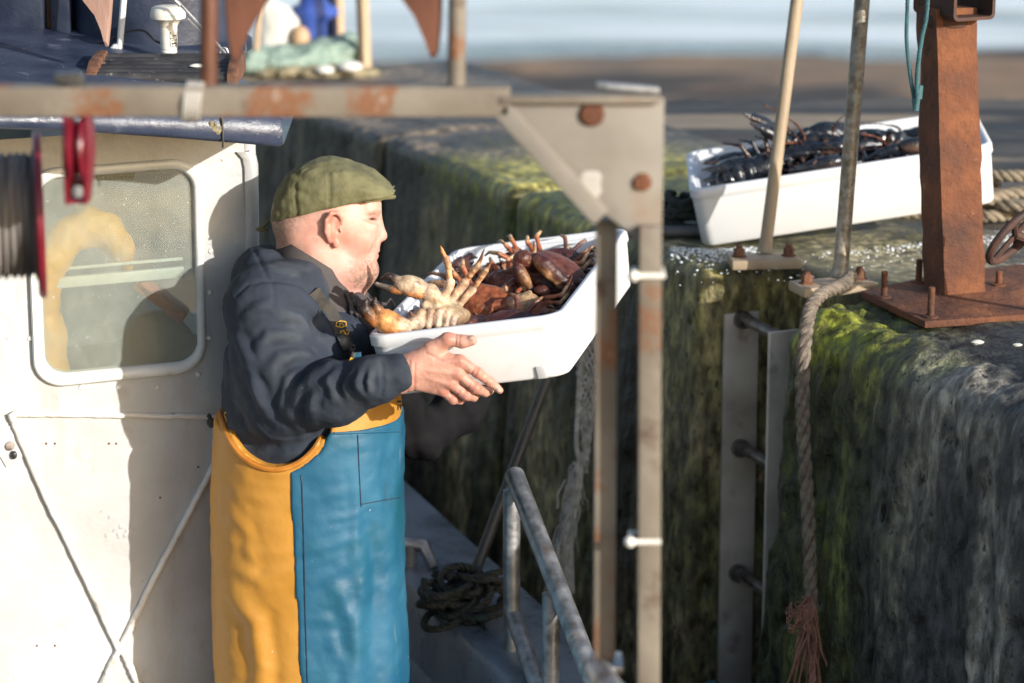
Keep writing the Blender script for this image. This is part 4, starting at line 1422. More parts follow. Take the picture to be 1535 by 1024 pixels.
# ribbed black bar with rusty end brackets
q0, q1 = onroof(138, 126), onroof(345, 133)
mb = MB()
ribs = 6
dep = .15
for k in range(ribs):
    y = q0.y + dep * k / (ribs - 1)
    z = q0.z + .012 + .003 * k
    mb.tube([Vector((q0.x, y, z)), Vector((q1.x, y, z))], .0125, 8)
mb.box(((q0.x + q1.x) / 2, q0.y + dep / 2, q0.z + .008), (q1.x - q0.x, dep, .016))
lb = mb.build('ribbed_bar', M['blackrib'], boat, sharp=50)
for x in (q0.x, q1.x):
    mb = MB()
    mb.rings([[Vector((x + sx * .011, y, z)) for (y, z) in ((q0.y - .02, q0.z), (q0.y - .018, q0.z + .024), (q0.y + .04, q0.z + .042), (q0.y + dep + .01, q0.z + .045), (q0.y + dep + .02, q0.z))] for sx in (-1, 1)], True, True)
    mb.build('end_bracket', M['rustbolt'], lb, bevel=.004)
for (px, py, w_) in ((209, 110, .010), (297, 120, .016)):
    p = onroof(px, py) + Vector((0, 0, .028))
    mb = MB()
    mb.ball(p, w_, 6, sq=(1, .6, .35), jit=.15)
    mb.build('dropping', M['plastic'], lb)

# white bent tube frame on the roof
p0, p1 = onroof(-60, 74), onroof(172, 91)
mb = MB()
pts = [p0 + Vector((0, 0, .016)), p1 + Vector((-.05, 0, .016)), p1 + Vector((-.012, 0, .018)), p1 + Vector((.004, 0, .03)), P(178, 80, p1.y), P(182, 40, p1.y), P(190, -60, p1.y)]
mb.tube(curve_pts(pts, 40), .0068, 10)
tf = mb.build('tube_frame', M['frame'], boat)
for (px, py) in ((76, 78), (154, 86)):
    mb = MB()
    p = onroof(px, py + 3)
    mb.lathe([(0, 0), (.011, 0), (.011, .022), (.007, .028), (0, .028)], p, None, 6)
    mb.build('bolt', M['bolt'], tf)

# navy casing on the roof behind (two dark lockers and the mast housing)
mb = MB()
for (x0, x1, yp, dy) in ((-200, 66, 77, .5), (74, 106, 77, .5)):
    b0, b1 = onroof(x0, yp), onroof(x1, yp)
    mb.box(((b0.x + b1.x) / 2, b0.y + dy / 2 + .02, b0.z + .22), (abs(b1.x - b0.x), dy, .46))
mb.build('roof_locker', M['navydark'], boat, bevel=.012)
b0, b1 = onroof(66, 77), onroof(76, 77)
mb = MB()
mb.box(((b0.x + b1.x) / 2, b0.y + .06, b0.z + .15), (.012, .03, .34))
mb.build('locker_strap', M['rustbolt'], boat)
b0, b1 = onroof(112, 92), onroof(322, 92)
mb = MB()
mb.lathe([(.2, 0), (.2, .02), (.185, .03), (.185, .5), (0, .5)], ((b0.x + b1.x) / 2 + .0, b0.y + .26, b0.z - .01), None, 40)
mb.box(((b0.x + b1.x) / 2 - .06, b0.y + .34, b0.z + .2), (.22, .3, .45))
mb.build('mast_housing', M['navydark'], boat)
mb = MB()
mb.tube(curve_pts([P(160, 62, ya.y + .1), P(190, 48, ya.y + .08), P(215, 46, ya.y + .07), P(232, 60, ya.y + .06), P(240, 64, ya.y + .04), P(244, 58, ya.y + .02)], 30), .0028, 6)
mb.tube(curve_pts([P(110, 78, ya.y + .14), P(140, 66, ya.y + .12), P(165, 60, ya.y + .1)], 16), .0028, 6)
mb.build('cable', M['buckle'], boat)
# turnbuckle wires at the right of the antenna
mb = MB()
mb.tube([P(256, -6, ya.y - .06), P(270, 8, ya.y - .06)], .0045, 8)
mb.tube([P(266, 2, ya.y - .06), P(338, 80, ya.y - .07)], .0032, 7)
mb.tube([P(281, 28, ya.y - .06), P(308, 56, ya.y - .065)], .0024, 7)
sh = []
c = P(336, 78, ya.y - .07)
mb.tube([c + Vector((math.cos(a_) * .0085, 0, math.sin(a_) * .013 - .004)) for a_ in np.linspace(0, 2 * math.pi, 14, endpoint=False)], .0022, 6, loop=True)
mb.tube(curve_pts([P(338, 88, ya.y - .07), P(345, 97, ya.y - .05), P(352, 104, ya.y - .03)], 8), .005, 7)
mb.build('stay_wire', M['galv'], boat)

# ---- gunwale between the man and the quay, with hull and deck
mb = MB()
g0, g1 = P(590, 850, 6.25), P(770, 1030, 5.55)
g2 = g1 + (g1 - g0) * 2.0
g00 = g0 - (g1 - g0) * 3.0
wv = Vector((.20, .09, .0))
prof = lambda p: [p + Vector((-.015, -.005, -.16)), p + Vector((-.015, -.005, 0)), p + Vector((-.010, -.003, .01)), p + wv + Vector((0, 0, .01)), p + wv + Vector((.012, 0, 0)), p + wv + Vector((.03, 0, -1.2)), p + wv + Vector((-.02, 0, -1.2)), p + wv + Vector((-.03, 0, -.16))]
mb.rings([prof(g00), prof(g0), prof(g1), prof(g2)], True, True)
mb.build('gunwale', M['gunwale'], boat, sharp=30)
mb = MB()
mb.box((-.75, 6.0, DECK - .012), (2.4, 5.2, .02))
mb.build('deck', M['gunwale'], boat)
# cleat post on the gunwale
mb = MB()
p = g0.lerp(g1, .05) + Vector((.02, .03, .01))
mb.tube([p, p + Vector((.0, 0, .05))], .022, 12)
mb.tube([p + Vector((-.02, 0, .05)), p + Vector((.035, .0, .045)), p + Vector((.06, -.02, .0))], [.02, .018, .012], 10)
mb.build('cleat', M['galv'], boat)

# ---- galvanised handrail
mb = MB()
ra, rb = P(771, 712, 5.74), P(905, 1060, 5.12)
rc = P(1000, 1330, 4.72)
rad = 15.5 * mpp(5.6)
mb.tube([ra - (rb - ra).normalized() * .004, ra, rb, rc], [rad * .9, rad, rad, rad], 20)
sec_a, sec_b = P(768, 918, 5.74), P(822, 1075, 5.42)
mb.tube([sec_a, sec_b, P(900, 1300, 4.95)], rad * .86, 16)
mb.tube([P(767, 735, 5.735), Vector((P(767, 740, 5.735).x, 5.735, DECK))], rad * .86, 16)
q = P(826, 905, 5.42)
mb.tube([P(826, 890, 5.42), Vector((q.x, 5.42, DECK))], rad * .86, 16)
mb.build('handrail', M['galv'], boat, sharp=50)

# ---- gantry
YG = 3.95
mg = mpp(YG)


def gp(px, py, dy=0): return P(px, py, YG + dy)


mb = MB()
c0, c1 = gp(-700, 150), gp(765, 150)
mb.rings([[Vector((x, YG + y, gp(400, 150).z + z)) for (y, z) in ((-.022, -.021), (.022, -.021), (.022, .021), (-.022, .021))] for x in np.linspace(c0.x, c1.x, 30)], True, True)
gb = mb.build('gantry', M['gantry'], boat, bevel=.004)
# top strip continuing over the gusset and bright metal strip
mb = MB()
mb.box((gp(870, 140).x, YG + .0, gp(870, 140).z - .006), (gp(995, 140).x - gp(755, 140).x, .05, .010))
mb.build('top_flange', M['gantry'], gb, bevel=.002)
mb = MB()
mb.box((gp(942, 133).x, YG + .01, gp(942, 133).z), (gp(990, 133).x - gp(896, 133).x, .02, .008), Matrix.Rotation(R(5), 3, 'Y'))
mb.build('bright_strip', M['galv'], gb, bevel=.002)
mb = MB()
mb.prism([gp(x, y, -.012) for x, y in ((752, 150), (996, 147), (992, 352), (958, 372), (938, 345), (902, 318), (758, 172))], (0, .008, 0))
mb.build('gusset', M['gusset'], gb, bevel=.002)
mb = MB()
mb.rings([[gp(742, 176, -.022), gp(760, 152, -.022), gp(760, 152, .02), gp(742, 176, .02)], [gp(890, 338, -.022), gp(912, 316, -.022), gp(912, 316, .02), gp(890, 338, .02)]], True, True)
mb.build('gusset_flange', M['gusset'], gb, bevel=.003)
for (px, py, r) in ((887, 171, .0185), (963, 273, .0135)):
    mb = MB()
    mb.lathe([(0, 0), (r, 0), (r * .8, .006), (0, .007)], gp(px, py, -.0122), Matrix.Rotation(R(90), 3, 'X'), 18)
    mb.build('rusty_boss', M['rust'], gb)
mb = MB()
mb.ball(gp(886, 276, -.012), .0145, 8, sq=(1, .06, 1.6), jit=.14)
mb.build('worn_patch', M['greybag'], gb)
# legs: flat box sections
for (x0, x1, y0, y1, dy, nm, xb0, xb1) in ((894, 926, 330, 990, .02, 'gantry', 890, 922), (959, 992, 340, 1300, -.03, 'gantry', 955, 989)):
    mb = MB()
    rs = []
    for k in range(12):
        f = k / 11
        py = y0 + (y1 - y0) * f
        a_, b_ = gp(x0 + (xb0 - x0) * f, py, dy), gp(x1 + (xb1 - x1) * f, py, dy)
        rs.append([a_, b_, b_ + Vector((0, .034, 0)), a_ + Vector((0, .034, 0))])
    mb.rings(rs, True, True)
    mb.build('leg', M['gantry'], gb, bevel=.003)
mb = MB()
p = gp(908, 990, .035)
mb.box(p + Vector((0, 0, -.004)), (.05, .07, .012))
mb.tube([p + Vector((-.012, 0, -.01)), gp(945, 1080, -.25)], .018, 12)
mb.build('leg_foot', M['galv'], gb, bevel=.002)
for (px, py) in ((972, 409), (966, 806)):
    a_ = gp(px, py, -.013)
    mb = MB()
    mb.tube([a_ + Vector((sx * .0205, sy * .0205, 0)) for sx, sy in ((-1, -1), (1, -1), (1, 1), (-1, 1))], .0042, 8, loop=True)
    tie = mb.build('cable_tie', M['plastic'], gb)
    mb = MB()
    mb.ball(a_ + Vector((-.022, -.020, 0)), .0085, 6)
    mb.build('tie_head', M['plastic'], gb)
# uprights
for (px, w_) in ((314, 26), (686, 27)):
    mb = MB()
    a_, b_ = gp(px - 2, 140, .005), gp(px + 2, -260, .005)
    mb.tube([a_, b_], w_ / 2 * mg, 14)
    mb.tube([a_ + Vector((0, 0, -.008)), a_ + Vector((0, 0, .008))], w_ / 2 * mg * 1.4, 14)
    mb.build('upright', M['fin'] if px < 400 else M['gantry'], gb)
# white lashing on the beam
mb = MB()
for k in range(5):
    x = gp(290, 150).x + (k - 2) * .005
    z = gp(290, 152).z
    mb.tube([Vector((x + .004 * math.sin(i_), YG + math.cos(i_) * .027, z + math.sin(i_) * .027)) for i_ in np.linspace(0, 2 * math.pi, 14, endpoint=False)], .003, 6, loop=True)
mb.build('lashing', M['greybag'], gb)
# black bracket above the pulley
mb = MB()
mb.box(gp(112, 122, .0) + Vector((0, 0, .0)), (.024, .03, .026))
mb.box(gp(98, 117, .0), (.03, .028, .014))
mb.build('black_bracket', M['buckle'], gb, bevel=.004)

# winch: drum with red flange
YN = 4.15
mw = mpp(YN)
wz = P(30, 322, YN)
win_ = []
mb = MB()
rd = 92 * mw
prof = []
xs = np.linspace(P(-140, 322, YN).x, P(58, 322, YN).x, 60)
AX = Matrix.Rotation(R(90), 3, 'Y')
YAW = Matrix.Rotation(R(9.5), 3, 'Z')
pr = [(0, xs[0])]
for i_, x in enumerate(xs):
    pr.append((rd + .004 * math.sin(i_ * 1.9) + random.gauss(0, .0022), x))
pr.append((0, xs[-1]))
xe = P(57, 322, YN).x
mb.lathe([(r, x - xe) for r, x in pr], (xe, YN, wz.z), YAW @ AX, 40)
wi = mb.build('winch', M['wire'], boat, sharp=80)
mb = MB()
x = P(57, 322, YN).x
rf = 124 * mw
mb.lathe([(0, -.004), (rf - .004, -.004), (rf, 0), (rf, .006), (rf - .004, .009), (0, .009)], (x, YN, wz.z), YAW @ AX, 48)
mb.build('flange', M['red'], wi, sharp=40)

# ================================================================== things hanging from the gantry
# red pulley block
YP = YG
b = gp(117, 172)
pu = thing('pulley_block', gp(117, 300), 'red pulley block hanging under the gantry beam in front of the window', 'pulley')
for s in (-1, 1):
    mb = MB()
    x0 = gp(117 + s * 17, 172).x; x1 = gp(117 + s * 14, 300).x
    mb.rings([[Vector((x0 + s * .003, YP - .02, gp(0, 160).z)), Vector((x0 - s * .004, YP - .02, gp(0, 160).z)), Vector((x0 - s * .004, YP + .02, gp(0, 160).z)), Vector((x0 + s * .003, YP + .02, gp(0, 160).z))],
              [Vector((x0 + s * .003, YP - .035, gp(0, 230).z)), Vector((x0 - s * .004, YP - .035, gp(0, 230).z)), Vector((x0 - s * .004, YP + .035, gp(0, 230).z)), Vector((x0 + s * .003, YP + .035, gp(0, 230).z))],
              [Vector((x1 + s * .003, YP - .02, gp(0, 303).z)), Vector((x1 - s * .004, YP - .02, gp(0, 303).z)), Vector((x1 - s * .004, YP + .02, gp(0, 303).z)), Vector((x1 + s * .003, YP + .02, gp(0, 303).z))]], True, True)
    mb.build('cheek', M['red'], pu, bevel=.002)
mb = MB()
cxp = gp(117, 222)
mb.lathe([(0, -.013), (.046, -.013), (.048, -.008), (.036, 0), (.048, .008), (.046, .013), (0, .013)], cxp, AX, 32)
mb.build('sheave', M['red'], pu)
mb = MB()
mb.box(gp(117, 300), (gp(131, 300).x - gp(103, 300).x, .03, .006))
mb.box(gp(117, 280), (gp(128, 300).x - gp(106, 300).x, .012, .028))
mb.build('yoke', M['red'], pu, bevel=.002)
mb = MB()
mb.lathe([(0, 0), (.009, 0), (.009, .008), (0, .009)], gp(118, 286, -.014), Matrix.Rotation(R(90), 3, 'X'), 6)
mb.build('bolt', M['galv'], pu)

# curved pointed plates
def fin(name, outline, Y, th, m, label, bulge=.012):
    n = len(outline)
    rs = []
    for (sh, dy) in ((.0, -th / 2), (0, th / 2)):
        rs.append([P(x, y, Y) + Vector((0, dy, 0)) for x, y in outline])
    cen = sum(rs[0], Vector()) / n
    f0 = [p.lerp(cen, .12) + Vector((0, -bulge, 0)) for p in rs[0]]
    b0 = [p.lerp(cen, .12) + Vector((0, bulge * .4, 0)) for p in rs[1]]
    mb = MB()
    mb.rings([f0, rs[0], rs[1], b0], True, True)
    o = mb.build(name, m, origin=P(outline[n // 2][0], outline[n // 2][1], Y), sharp=30)
    return tag(o, label, 'metal plate', 'pointed plates hanging from above')


fin('pointed_plate', [(336, -90), (337, 0), (341, 50), (347, 88), (353, 96), (358, 86), (372, 52), (389, 22), (403, 0), (420, -50), (430, -90)], YG + .03, .02, M['fin'], 'left-hand red-brown pointed plate above the gantry beam, beside the left upright')
fin('pointed_plate', [(560, -90), (585, -30), (604, 0), (622, 25), (636, 58), (645, 84), (652, 88), (658, 76), (662, 40), (664, 0), (664, -90)], YG + .03, .02, M['fin'], 'dark red-brown pointed plate above the gantry beam, beside the right upright')
fin('pointed_plate', [(70, -90), (100, -40), (124, 0), (143, 24), (154, 50), (159, 69), (163, 69), (166, 40), (169, 0), (170, -90)], 5.60, .012, M['finpink'], 'sharply seen pinkish worn pointed plate above the navy roof', .008)

# ================================================================== inside the wheelhouse
yi = .055
s = SD()
p = lambda x, y, d=0: np.array(WI(x, y, yi + d))
s.chain([p(60, 440), p(74, 390), p(98, 354, .02), p(130, 340, .03), p(160, 345, .02), p(182, 372), p(190, 400, .02)], [.03, .034, .034, .036, .032, .022, .012], k=.02)
s.chain([p(60, 430), p(58, 500, .035), p(68, 570, .04)], [.03, .048, .050], k=.03)
s.chain([p(70, 440, .03), p(78, 455, .03)], [.016, .016], k=.01)
Vv, Ff = s.mesh(.006)
Vv = Vv + vnormals(Vv, Ff) * (.006 * fbm(Vv, 20, 3, 3)[:, None])
tag(mk('oilskin_jacket', Vv, Ff, M['yellowcloth'], origin=WI(80, 560, yi)), 'yellow oilskin jacket hanging behind the dirty wheelhouse window', 'jacket')
mb = MB()
q0, q1 = WI(207, 424, .06), WI(278, 470, .06)
d = (q1 - q0); ang = math.atan2(d.z, d.x)
mb.box((q0 + q1) / 2, (d.length, .05, .030), Matrix.Rotation(-ang, 3, 'Y'))
mb.box((q0 + q1) / 2 + Vector((.004, -.02, .004)), (d.length * .9, .03, .012), Matrix.Rotation(-ang, 3, 'Y'))
tag(mb.build('orange_bar', M['orangep'], origin=q1, bevel=.008), 'slanting orange plastic bar behind the wheelhouse window', 'bar')
s = SD()
s.ell(p(238, 520, .04), (.075, .045, .075), k=.03).ell(p(250, 560, .04), (.08, .045, .06), k=.03)
Vv, Ff = s.mesh(.007)
Vv = Vv + vnormals(Vv, Ff) * (.006 * fbm(Vv, 12, 3, 9)[:, None])
tag(mk('canvas_bag', Vv, Ff, M['greybag'], origin=WI(245, 600, yi)), 'pale grey canvas bag under the orange bar behind the wheelhouse window', 'bag')
mb = MB()
q0, q1 = WI(138, 513, .39), WI(186, 484, .39)
mb.box((q0 + q1) / 2, (q1.x - q0.x, .004, q1.z - q0.z), WROT)
tag(mb.build('white_sheet', M['paper'], origin=(q0 + q1) / 2, bevel=.0005), 'small white sheet on the cabin bulkhead seen through the window', 'sheet')

# dark pole and rope heap behind the man
mb = MB()
q0, q1 = P(838, 520, 6.28), P(700, 890, 6.05)
mb.tube([q0 + (q0 - q1) * .15, q0, q1, q1 + (q1 - q0) * .05], 8.5 * mpp(6.2), 12)
tag(mb.build('leaning_pole', M['pole'], origin=q1), 'dark grey pole leaning diagonally against the quay face behind the handrail', 'pole')
mb = MB()
c = P(698, 905, 5.93)
for k in range(18):
    ctrl = []
    cc = c + Vector((random.uniform(-.065, .075), random.uniform(-.04, .06), random.uniform(-.02, .06)))
    ph = random.random() * 6
    tl = Vector((random.uniform(-.5, .5), random.uniform(-.5, .5), 1)).normalized()
    u_ = tl.cross(Vector((1, 0, .2))).normalized(); v_ = tl.cross(u_)
    rr_ = random.uniform(.035, .065)
    for a_ in np.linspace(ph, ph + 5.6, 9):
        ctrl.append(cc + (u_ * math.cos(a_) + v_ * math.sin(a_)) * rr_)
    rope_into(mb, ctrl, .0085, .045, 3, n=6)
rope_into(mb, [c + Vector((.03, -.04, .0)), P(725, 940, 5.85), P(740, 968, 5.8), P(752, 1000, 5.75)], .005, .03, 3, n=6)
tag(mb.build('rope_heap', M['ropedark'], origin=c - Vector((0, 0, .07))), 'tangled heap of dark wet rope on the grey gunwale behind the man', 'rope')
# ================================================================== polystyrene boxes
def fish_box(O, U, Vv, H, label, wallt=.024, floor_=.028, drain=None, cr=.042):
    """O near-left top corner, U near-right top, Vv far-left top"""
    u = (U - O); Lu = u.length; u.normalize()
    v = (Vv - O); v -= u * v.dot(u); Lv = v.length; v.normalize()
    w = u.cross(v).normalized()
    if w.z < 0: w = -w
    B = O - w * H
    cen = B + u * Lu / 2 + v * Lv / 2
    t = thing('fish_box', cen, label, 'fish box', 'white polystyrene boxes of shellfish')

    def ring(inset, z, rad, n=7):
        x0, x1, y0, y1 = inset, Lu - inset, inset, Lv - inset
        out = []
        for (cx, cy, a0) in ((x1 - rad, y1 - rad, 0), (x0 + rad, y1 - rad, 90), (x0 + rad, y0 + rad, 180), (x1 - rad, y0 + rad, 270)):
            for k in range(n + 1):
                a = R(a0 + 90 * k / n)
                out.append(B + u * (cx + math.cos(a) * rad) + v * (cy + math.sin(a) * rad) + w * z)
        return out
    prof = [(.024, .0, .03), (.014, .001, cr - .006), (.009, .006, cr), (.003, H - .030, cr), (.0025, H - .026, cr), (-.001, H - .022, cr), (-.001, H - .004, cr), (.002, H - .0005, cr), (.005, H, cr),
            (.011, H, cr - .004), (.013, H - .002, cr - .005), (.0135, H - .009, cr - .006), (.016, H - .010, cr - .007), (wallt - .002, H - .0105, cr - .01), (wallt, H - .013, cr - .012), (wallt + .005, floor_ + .006, cr - .012), (wallt + .011, floor_, cr - .014)]
    mb = MB()
    mb.rings([ring(*q) for q in prof], True, True)
    mb.build('body', M['eps'], t, sharp=45)
    if drain:
        a0 = B + u * (Lu * drain) + v * (.0065) + w * .003
        mb = MB()
        pts = [a0 + u * dx + w * dz for dx, dz in ((-.008, 0), (.010, .0), (.006, .020), (.002, .024), (-.010, .024))]
        mb.prism(pts, -v * .0030)
        mb.build('drain_slot', M['drainhole'], t, bevel=.001)
    return t, B, u, v, w, Lu, Lv


bx, bB, bu, bv, bw, bLu, bLv = fish_box(P(547, 506, 5.33), P(842, 471, 5.25), P(718, 368, 6.08), .125, 'white polystyrene box of brown crabs held by the man', drain=.85)
Yb = G(1060, 372).y
qx, qB, qu, qv, qw, qLu, qLv = fish_box(P(1034, 286, Yb), P(1488, 216, Yb - .03), P(994, 233, Yb + .37), .142, 'white polystyrene box of dark lobsters tilted on ropes on the quay', cr=.031)
# ================================================================== the fisherman
YC = 5.60
man = thing('person', Vector((P(470, 600, YC).x, YC, DECK)), 'man in olive flat cap and yellow and blue oilskins carrying a box of crabs', 'person')


def h(px, py, dy=0.0): return np.array(P(px, py, YC + dy))


SKIN = (.65, .395, .325); SKINR = (.64, .29, .235); LIP = (.52, .20, .16); EARC = (.68, .30, .23)
s = SD()
# ---------------- head
s.ell(h(490, 318), (.106, .080, .088), k=.0, col=SKIN)
s.ell(h(450, 335), (.051, .064, .066), k=.03, col=SKIN)
s.ell(h(528, 352), (.052, .062, .074), k=.03, col=SKIN)
for dy in (-.034, .034):
    s.chain([h(482, 378, dy * 1.25), h(510, 402, dy * 1.1), h(545, 410, dy * .55)], [.036, .032, .026], k=.026, col=SKIN)   # jaw
    s.ell(h(535, 358, dy * 1.05), (.026, .022, .028), k=.02, col=SKINR)                # cheek
    s.ell(h(556, 317, dy * .75), (.014, .024, .0085), k=.012, col=SKIN)                # brow ridge
    s.ell(h(563, 331, dy * .92), (.011, .013, .0090), k=.010, col=SKIN, op=-1)         # eye socket
    s.ell(h(557, 329, dy * .86), (.0115, .0125, .0085), k=.004, col=SKINR)             # lidded eye
    s.ell(h(553, 340, dy * 1.0), (.014, .014, .010), k=.012, col=SKIN)                 # under the eye
s.ell(h(553, 300), (.020, .050, .026), k=.02, col=SKIN)                                # forehead
s.cap(h(563, 326), h(571, 349), .0075, .0105, k=.012, col=SKIN)                        # nose bridge
s.ell(h(573, 355), (.0095, .0100, .0085), k=.008, col=SKINR)                           # nose tip
for dy in (-.0095, .0095):
    s.ell(h(568, 358.5, dy), (.0085, .0060, .0062), k=.004, col=SKINR)
    s.ell(h(570.5, 363, dy * .75), (.0034, .0026, .0024), k=.002, op=-1)
s.ell(h(557, 369.5), (.0150, .030, .016), k=.014, col=SKIN)                               # muzzle
s.ell(h(563.3, 375.5), (.0085, .019, .0042), k=.003, col=LIP)
s.ell(h(562.0, 383.2), (.0082, .017, .0050), k=.003, col=LIP)
s.ell(h(567, 379.3), (.012, .022, .0017), k=.0018, op=-1)
s.ell(h(567.5, 391.5), (.0075, .022, .0046), k=.006, op=-1)
s.ell(h(556, 404.5), (.0155, .022, .0165), k=.010, col=SKIN)
for dy in (-.02, .02):
    s.ell(h(544, 394, dy), (.024, .022, .030), k=.016, col=SKIN)                             # chin
# neck
s.chain([h(452, 452), h(466, 410), h(478, 372)], [.086, .076, .066], k=.03, col=SKIN)
s.chain([h(508, 440), h(512, 410)], [.05, .046], k=.03, col=SKIN)
# ear (near and far)
for sg in (-1, 1):
    d0 = sg * .079
    s.ell(h(500, 343, d0), (.0155, .0070, .030), rot=Matrix.Rotation(R(10), 3, 'Y'), k=.005, col=EARC)
    rim = [h(494, 362, d0), h(489, 348, d0 + sg * .007), h(489, 331, d0 + sg * .011), h(496, 320, d0 + sg * .011), h(506, 319, d0 + sg * .008), h(512, 327, d0 + sg * .005), h(512, 336, d0 + sg * .003)]
    s.chain(rim, [.004, .0044, .0046, .0046, .0044, .004, .003], k=.003, col=EARC)
    s.ell(h(504, 366, d0 + sg * .002), (.0075, .005, .009), k=.004, col=EARC)          # lobe
    s.ell(h(503, 340, d0 + sg * .010), (.0072, .0060, .0155), rot=Matrix.Rotation(R(8), 3, 'Y'), k=.003, op=-1)
    s.ell(h(510.5, 345, d0 + sg * .004), (.0035, .004, .006), k=.002, col=EARC)        # tragus
    s.ell(h(507, 347, d0 + sg * .007), (.0030, .005, .0042), k=.001, op=-1)
V, F = s.mesh(.0026)
V = relax(V, F, 1, .4)
C = s.colors(V, .004)


def px_of(V):
    d = V - np.array((0, 0, CAMZ))
    t = d[:, 1] * CP - d[:, 2] * SP
    v = d[:, 1] * SP + d[:, 2] * CP
    return 767.5 + FPX * d[:, 0] / t, 512 - FPX * v / t


X, Yp = px_of(V)
n1 = fbm(V, 45, 4, 5)[:, None]; n2 = fbm(V, 260, 2, 6)[:, None]


def blend(C, c, w): return C + (np.array(c) - C) * np.clip(w, 0, 1)[:, None]


# blush on cheek, nose and neck
C = blend(C, SKINR, .55 * np.exp(-((X - 535) / 26) ** 2 - ((Yp - 368) / 22) ** 2) + .45 * sstep(395, 430, Yp))
# shaved hair at the back and side of the head
hair = sstep(470, 418, X + .35 * (Yp - 330)) * sstep(402, 372, Yp) + .45 * sstep(520, 470, X) * sstep(338, 322, Yp)
C = blend(C, (.20, .135, .10), np.clip(hair, 0, 1) * (.66 + .40 * n2[:, 0]) * 1.0)
# stubble: jaw, chin, lip, greyer on the chin
st = np.exp(-((X - 559) / 14) ** 2 - ((Yp - 405) / 14) ** 2) * 1.25 + .85 * sstep(385, 403, Yp + .22 * (560 - X)) * sstep(505, 535, X) * sstep(440, 425, Yp) + .5 * np.exp(-((X - 560) / 9) ** 2 - ((Yp - 368) / 5) ** 2) + .5 * np.exp(-((X - 548) / 5) ** 2 - ((Yp - 384) / 14) ** 2)
C = blend(C, (.25, .17, .125), np.clip(st, 0, 1) * (.62 + .6 * n2[:, 0]))
# brow
br = np.exp(-((X - 560) / 10) ** 2 - ((Yp - 319.5 + .12 * (X - 560)) / 3.2) ** 2) * (np.abs(V[:, 1] - YC) > .010)
C = blend(C, (.17, .10, .065), br * (.9 + .5 * n2[:, 0]))
ey = np.exp(-((X - 559) / 6) ** 2 - ((Yp - 328.5) / 2.1) ** 2) * (np.abs(V[:, 1] - YC) > .012)
C = blend(C, (.03, .018, .015), np.clip(ey * 1.3, 0, 1))  # shadowed slit of the eye put into the skin colour
cr_ = np.exp(-((X - 556) / 6) ** 2 - ((Yp - 334 - .25 * (X - 556)) / 1.6) ** 2) + np.exp(-((X - 546) / 5) ** 2 - ((Yp - 330 - .3 * (X - 546)) / 1.4) ** 2) + .8 * np.exp(-((X - 556 + .5 * (Yp - 372)) / 2.2) ** 2 - ((Yp - 372) / 9) ** 2)
C = blend(C, (.33, .13, .09), .6 * np.clip(cr_, 0, 1))
C = blend(C, (.60, .22, .15), .35 * sstep(.1, .6, fbm(V, 30, 4, 12)))
C = np.clip(C * (1 + .07 * n1), .01, .95)
headV, headF, headC = V, F, C

# ---------------- hands
NAIL = (.60, .42, .36); HS = (.50, .27, .205); HR = (.48, .185, .135)
TH_NAIL = (.33, .24, .20)
yh = 5.257


def near_hand(s):
    q = lambda x, y, d=0: np.array(P(x, y, yh + d))
    # wrist and forearm stub
    s.chain([q(560, 572, .004), q(596, 558, .004), q(612, 553, .003)], [.034, .029, .028], k=.0, col=HS)
    s.chain([q(586, 574, .004), q(602, 571, .005), q(618, 567, .006)], [.022, .019, .016], k=.02, col=HS)
    # palm: metacarpals
    kn = [(689, 541, -.004), (686, 560, -.006), (676, 575, -.003), (664, 586, .004)]
    mc = [(622, 546, 0), (620, 554, -.001), (617, 562, .001), (614, 570, .004)]
    for (a, b, r1, r2) in zip(mc, kn, (.020, .019, .018, .017), (.0125, .0125, .0118, .0108)):
        s.cap(q(*a), q(*b), r1, r2, k=.012, col=HS)
    s.ell(q(655, 552, .006), (.042, .012, .028), rot=Matrix.Rotation(R(22), 3, 'Y'), k=.012, col=HS)
    for b in kn:
        s.ell(q(b[0], b[1], b[2] - .004), (.0105, .010, .0095), k=.006, col=HR)
    # fingers
    fi = [
        ([kn[0], (716, 559, -.004), (735, 573, .002), (749, 585, .008)], [.0118, .0105, .0092, .0072]),
        ([kn[1], (713, 582, -.003), (727, 588, .016), (735, 586, .034)], [.0115, .0105, .0092, .0075]),
        ([kn[2], (699, 593, .000), (710, 595, .020), (716, 591, .038)], [.0108, .0100, .0088, .0072]),
        ([kn[3], (679, 599, .006), (690, 600, .024), (696, 596, .040)], [.0098, .0090, .0080, .0066])]
    for pts, rs in fi:
        s.chain([q(*p) for p in pts], rs, k=.0035, col=HS)
        s.ell(q(pts[1][0], pts[1][1], pts[1][2] - .002), (rs[1] * 1.04,) * 3, k=.003, col=HR)
    s.ell(q(747.5, 584.5, -.0005), (.0062, .0030, .0050), rot=Matrix.Rotation(R(40), 3, 'Y'), k=.0006, col=NAIL)
    # thumb, leaving the side of the palm
    s.chain([q(622, 545, .002), q(648, 524, .002)], [.020, .0170], k=.014, col=HS)
    s.chain([q(648, 524, .002), q(671, 509, -.002), q(693, 512, -.002), q(707, 510.5, -.002)], [.0165, .0132, .0122, .0102], k=.006, col=HS)
    s.ell(q(671, 509, -.005), (.0125, .0115, .0115), k=.005, col=HR)
    s.ell(q(658, 532, .004), (.026, .009, .016), rot=Matrix.Rotation(R(35), 3, 'Y'), k=.012, col=HS)   # web
    s.ell(q(705.5, 508, -.0095), (.0072, .0040, .0056), k=.0006, col=TH_NAIL)
    # tendons
    for (a, b) in ((mc[0], kn[0]), (mc[1], kn[1]), (mc[2], kn[2])):
        s.cap(q(a[0] + 12, a[1], a[2] - .0155), q(b[0] - 6, b[1], b[2] - .0105), .0028, .0024, k=.005, col=HS)


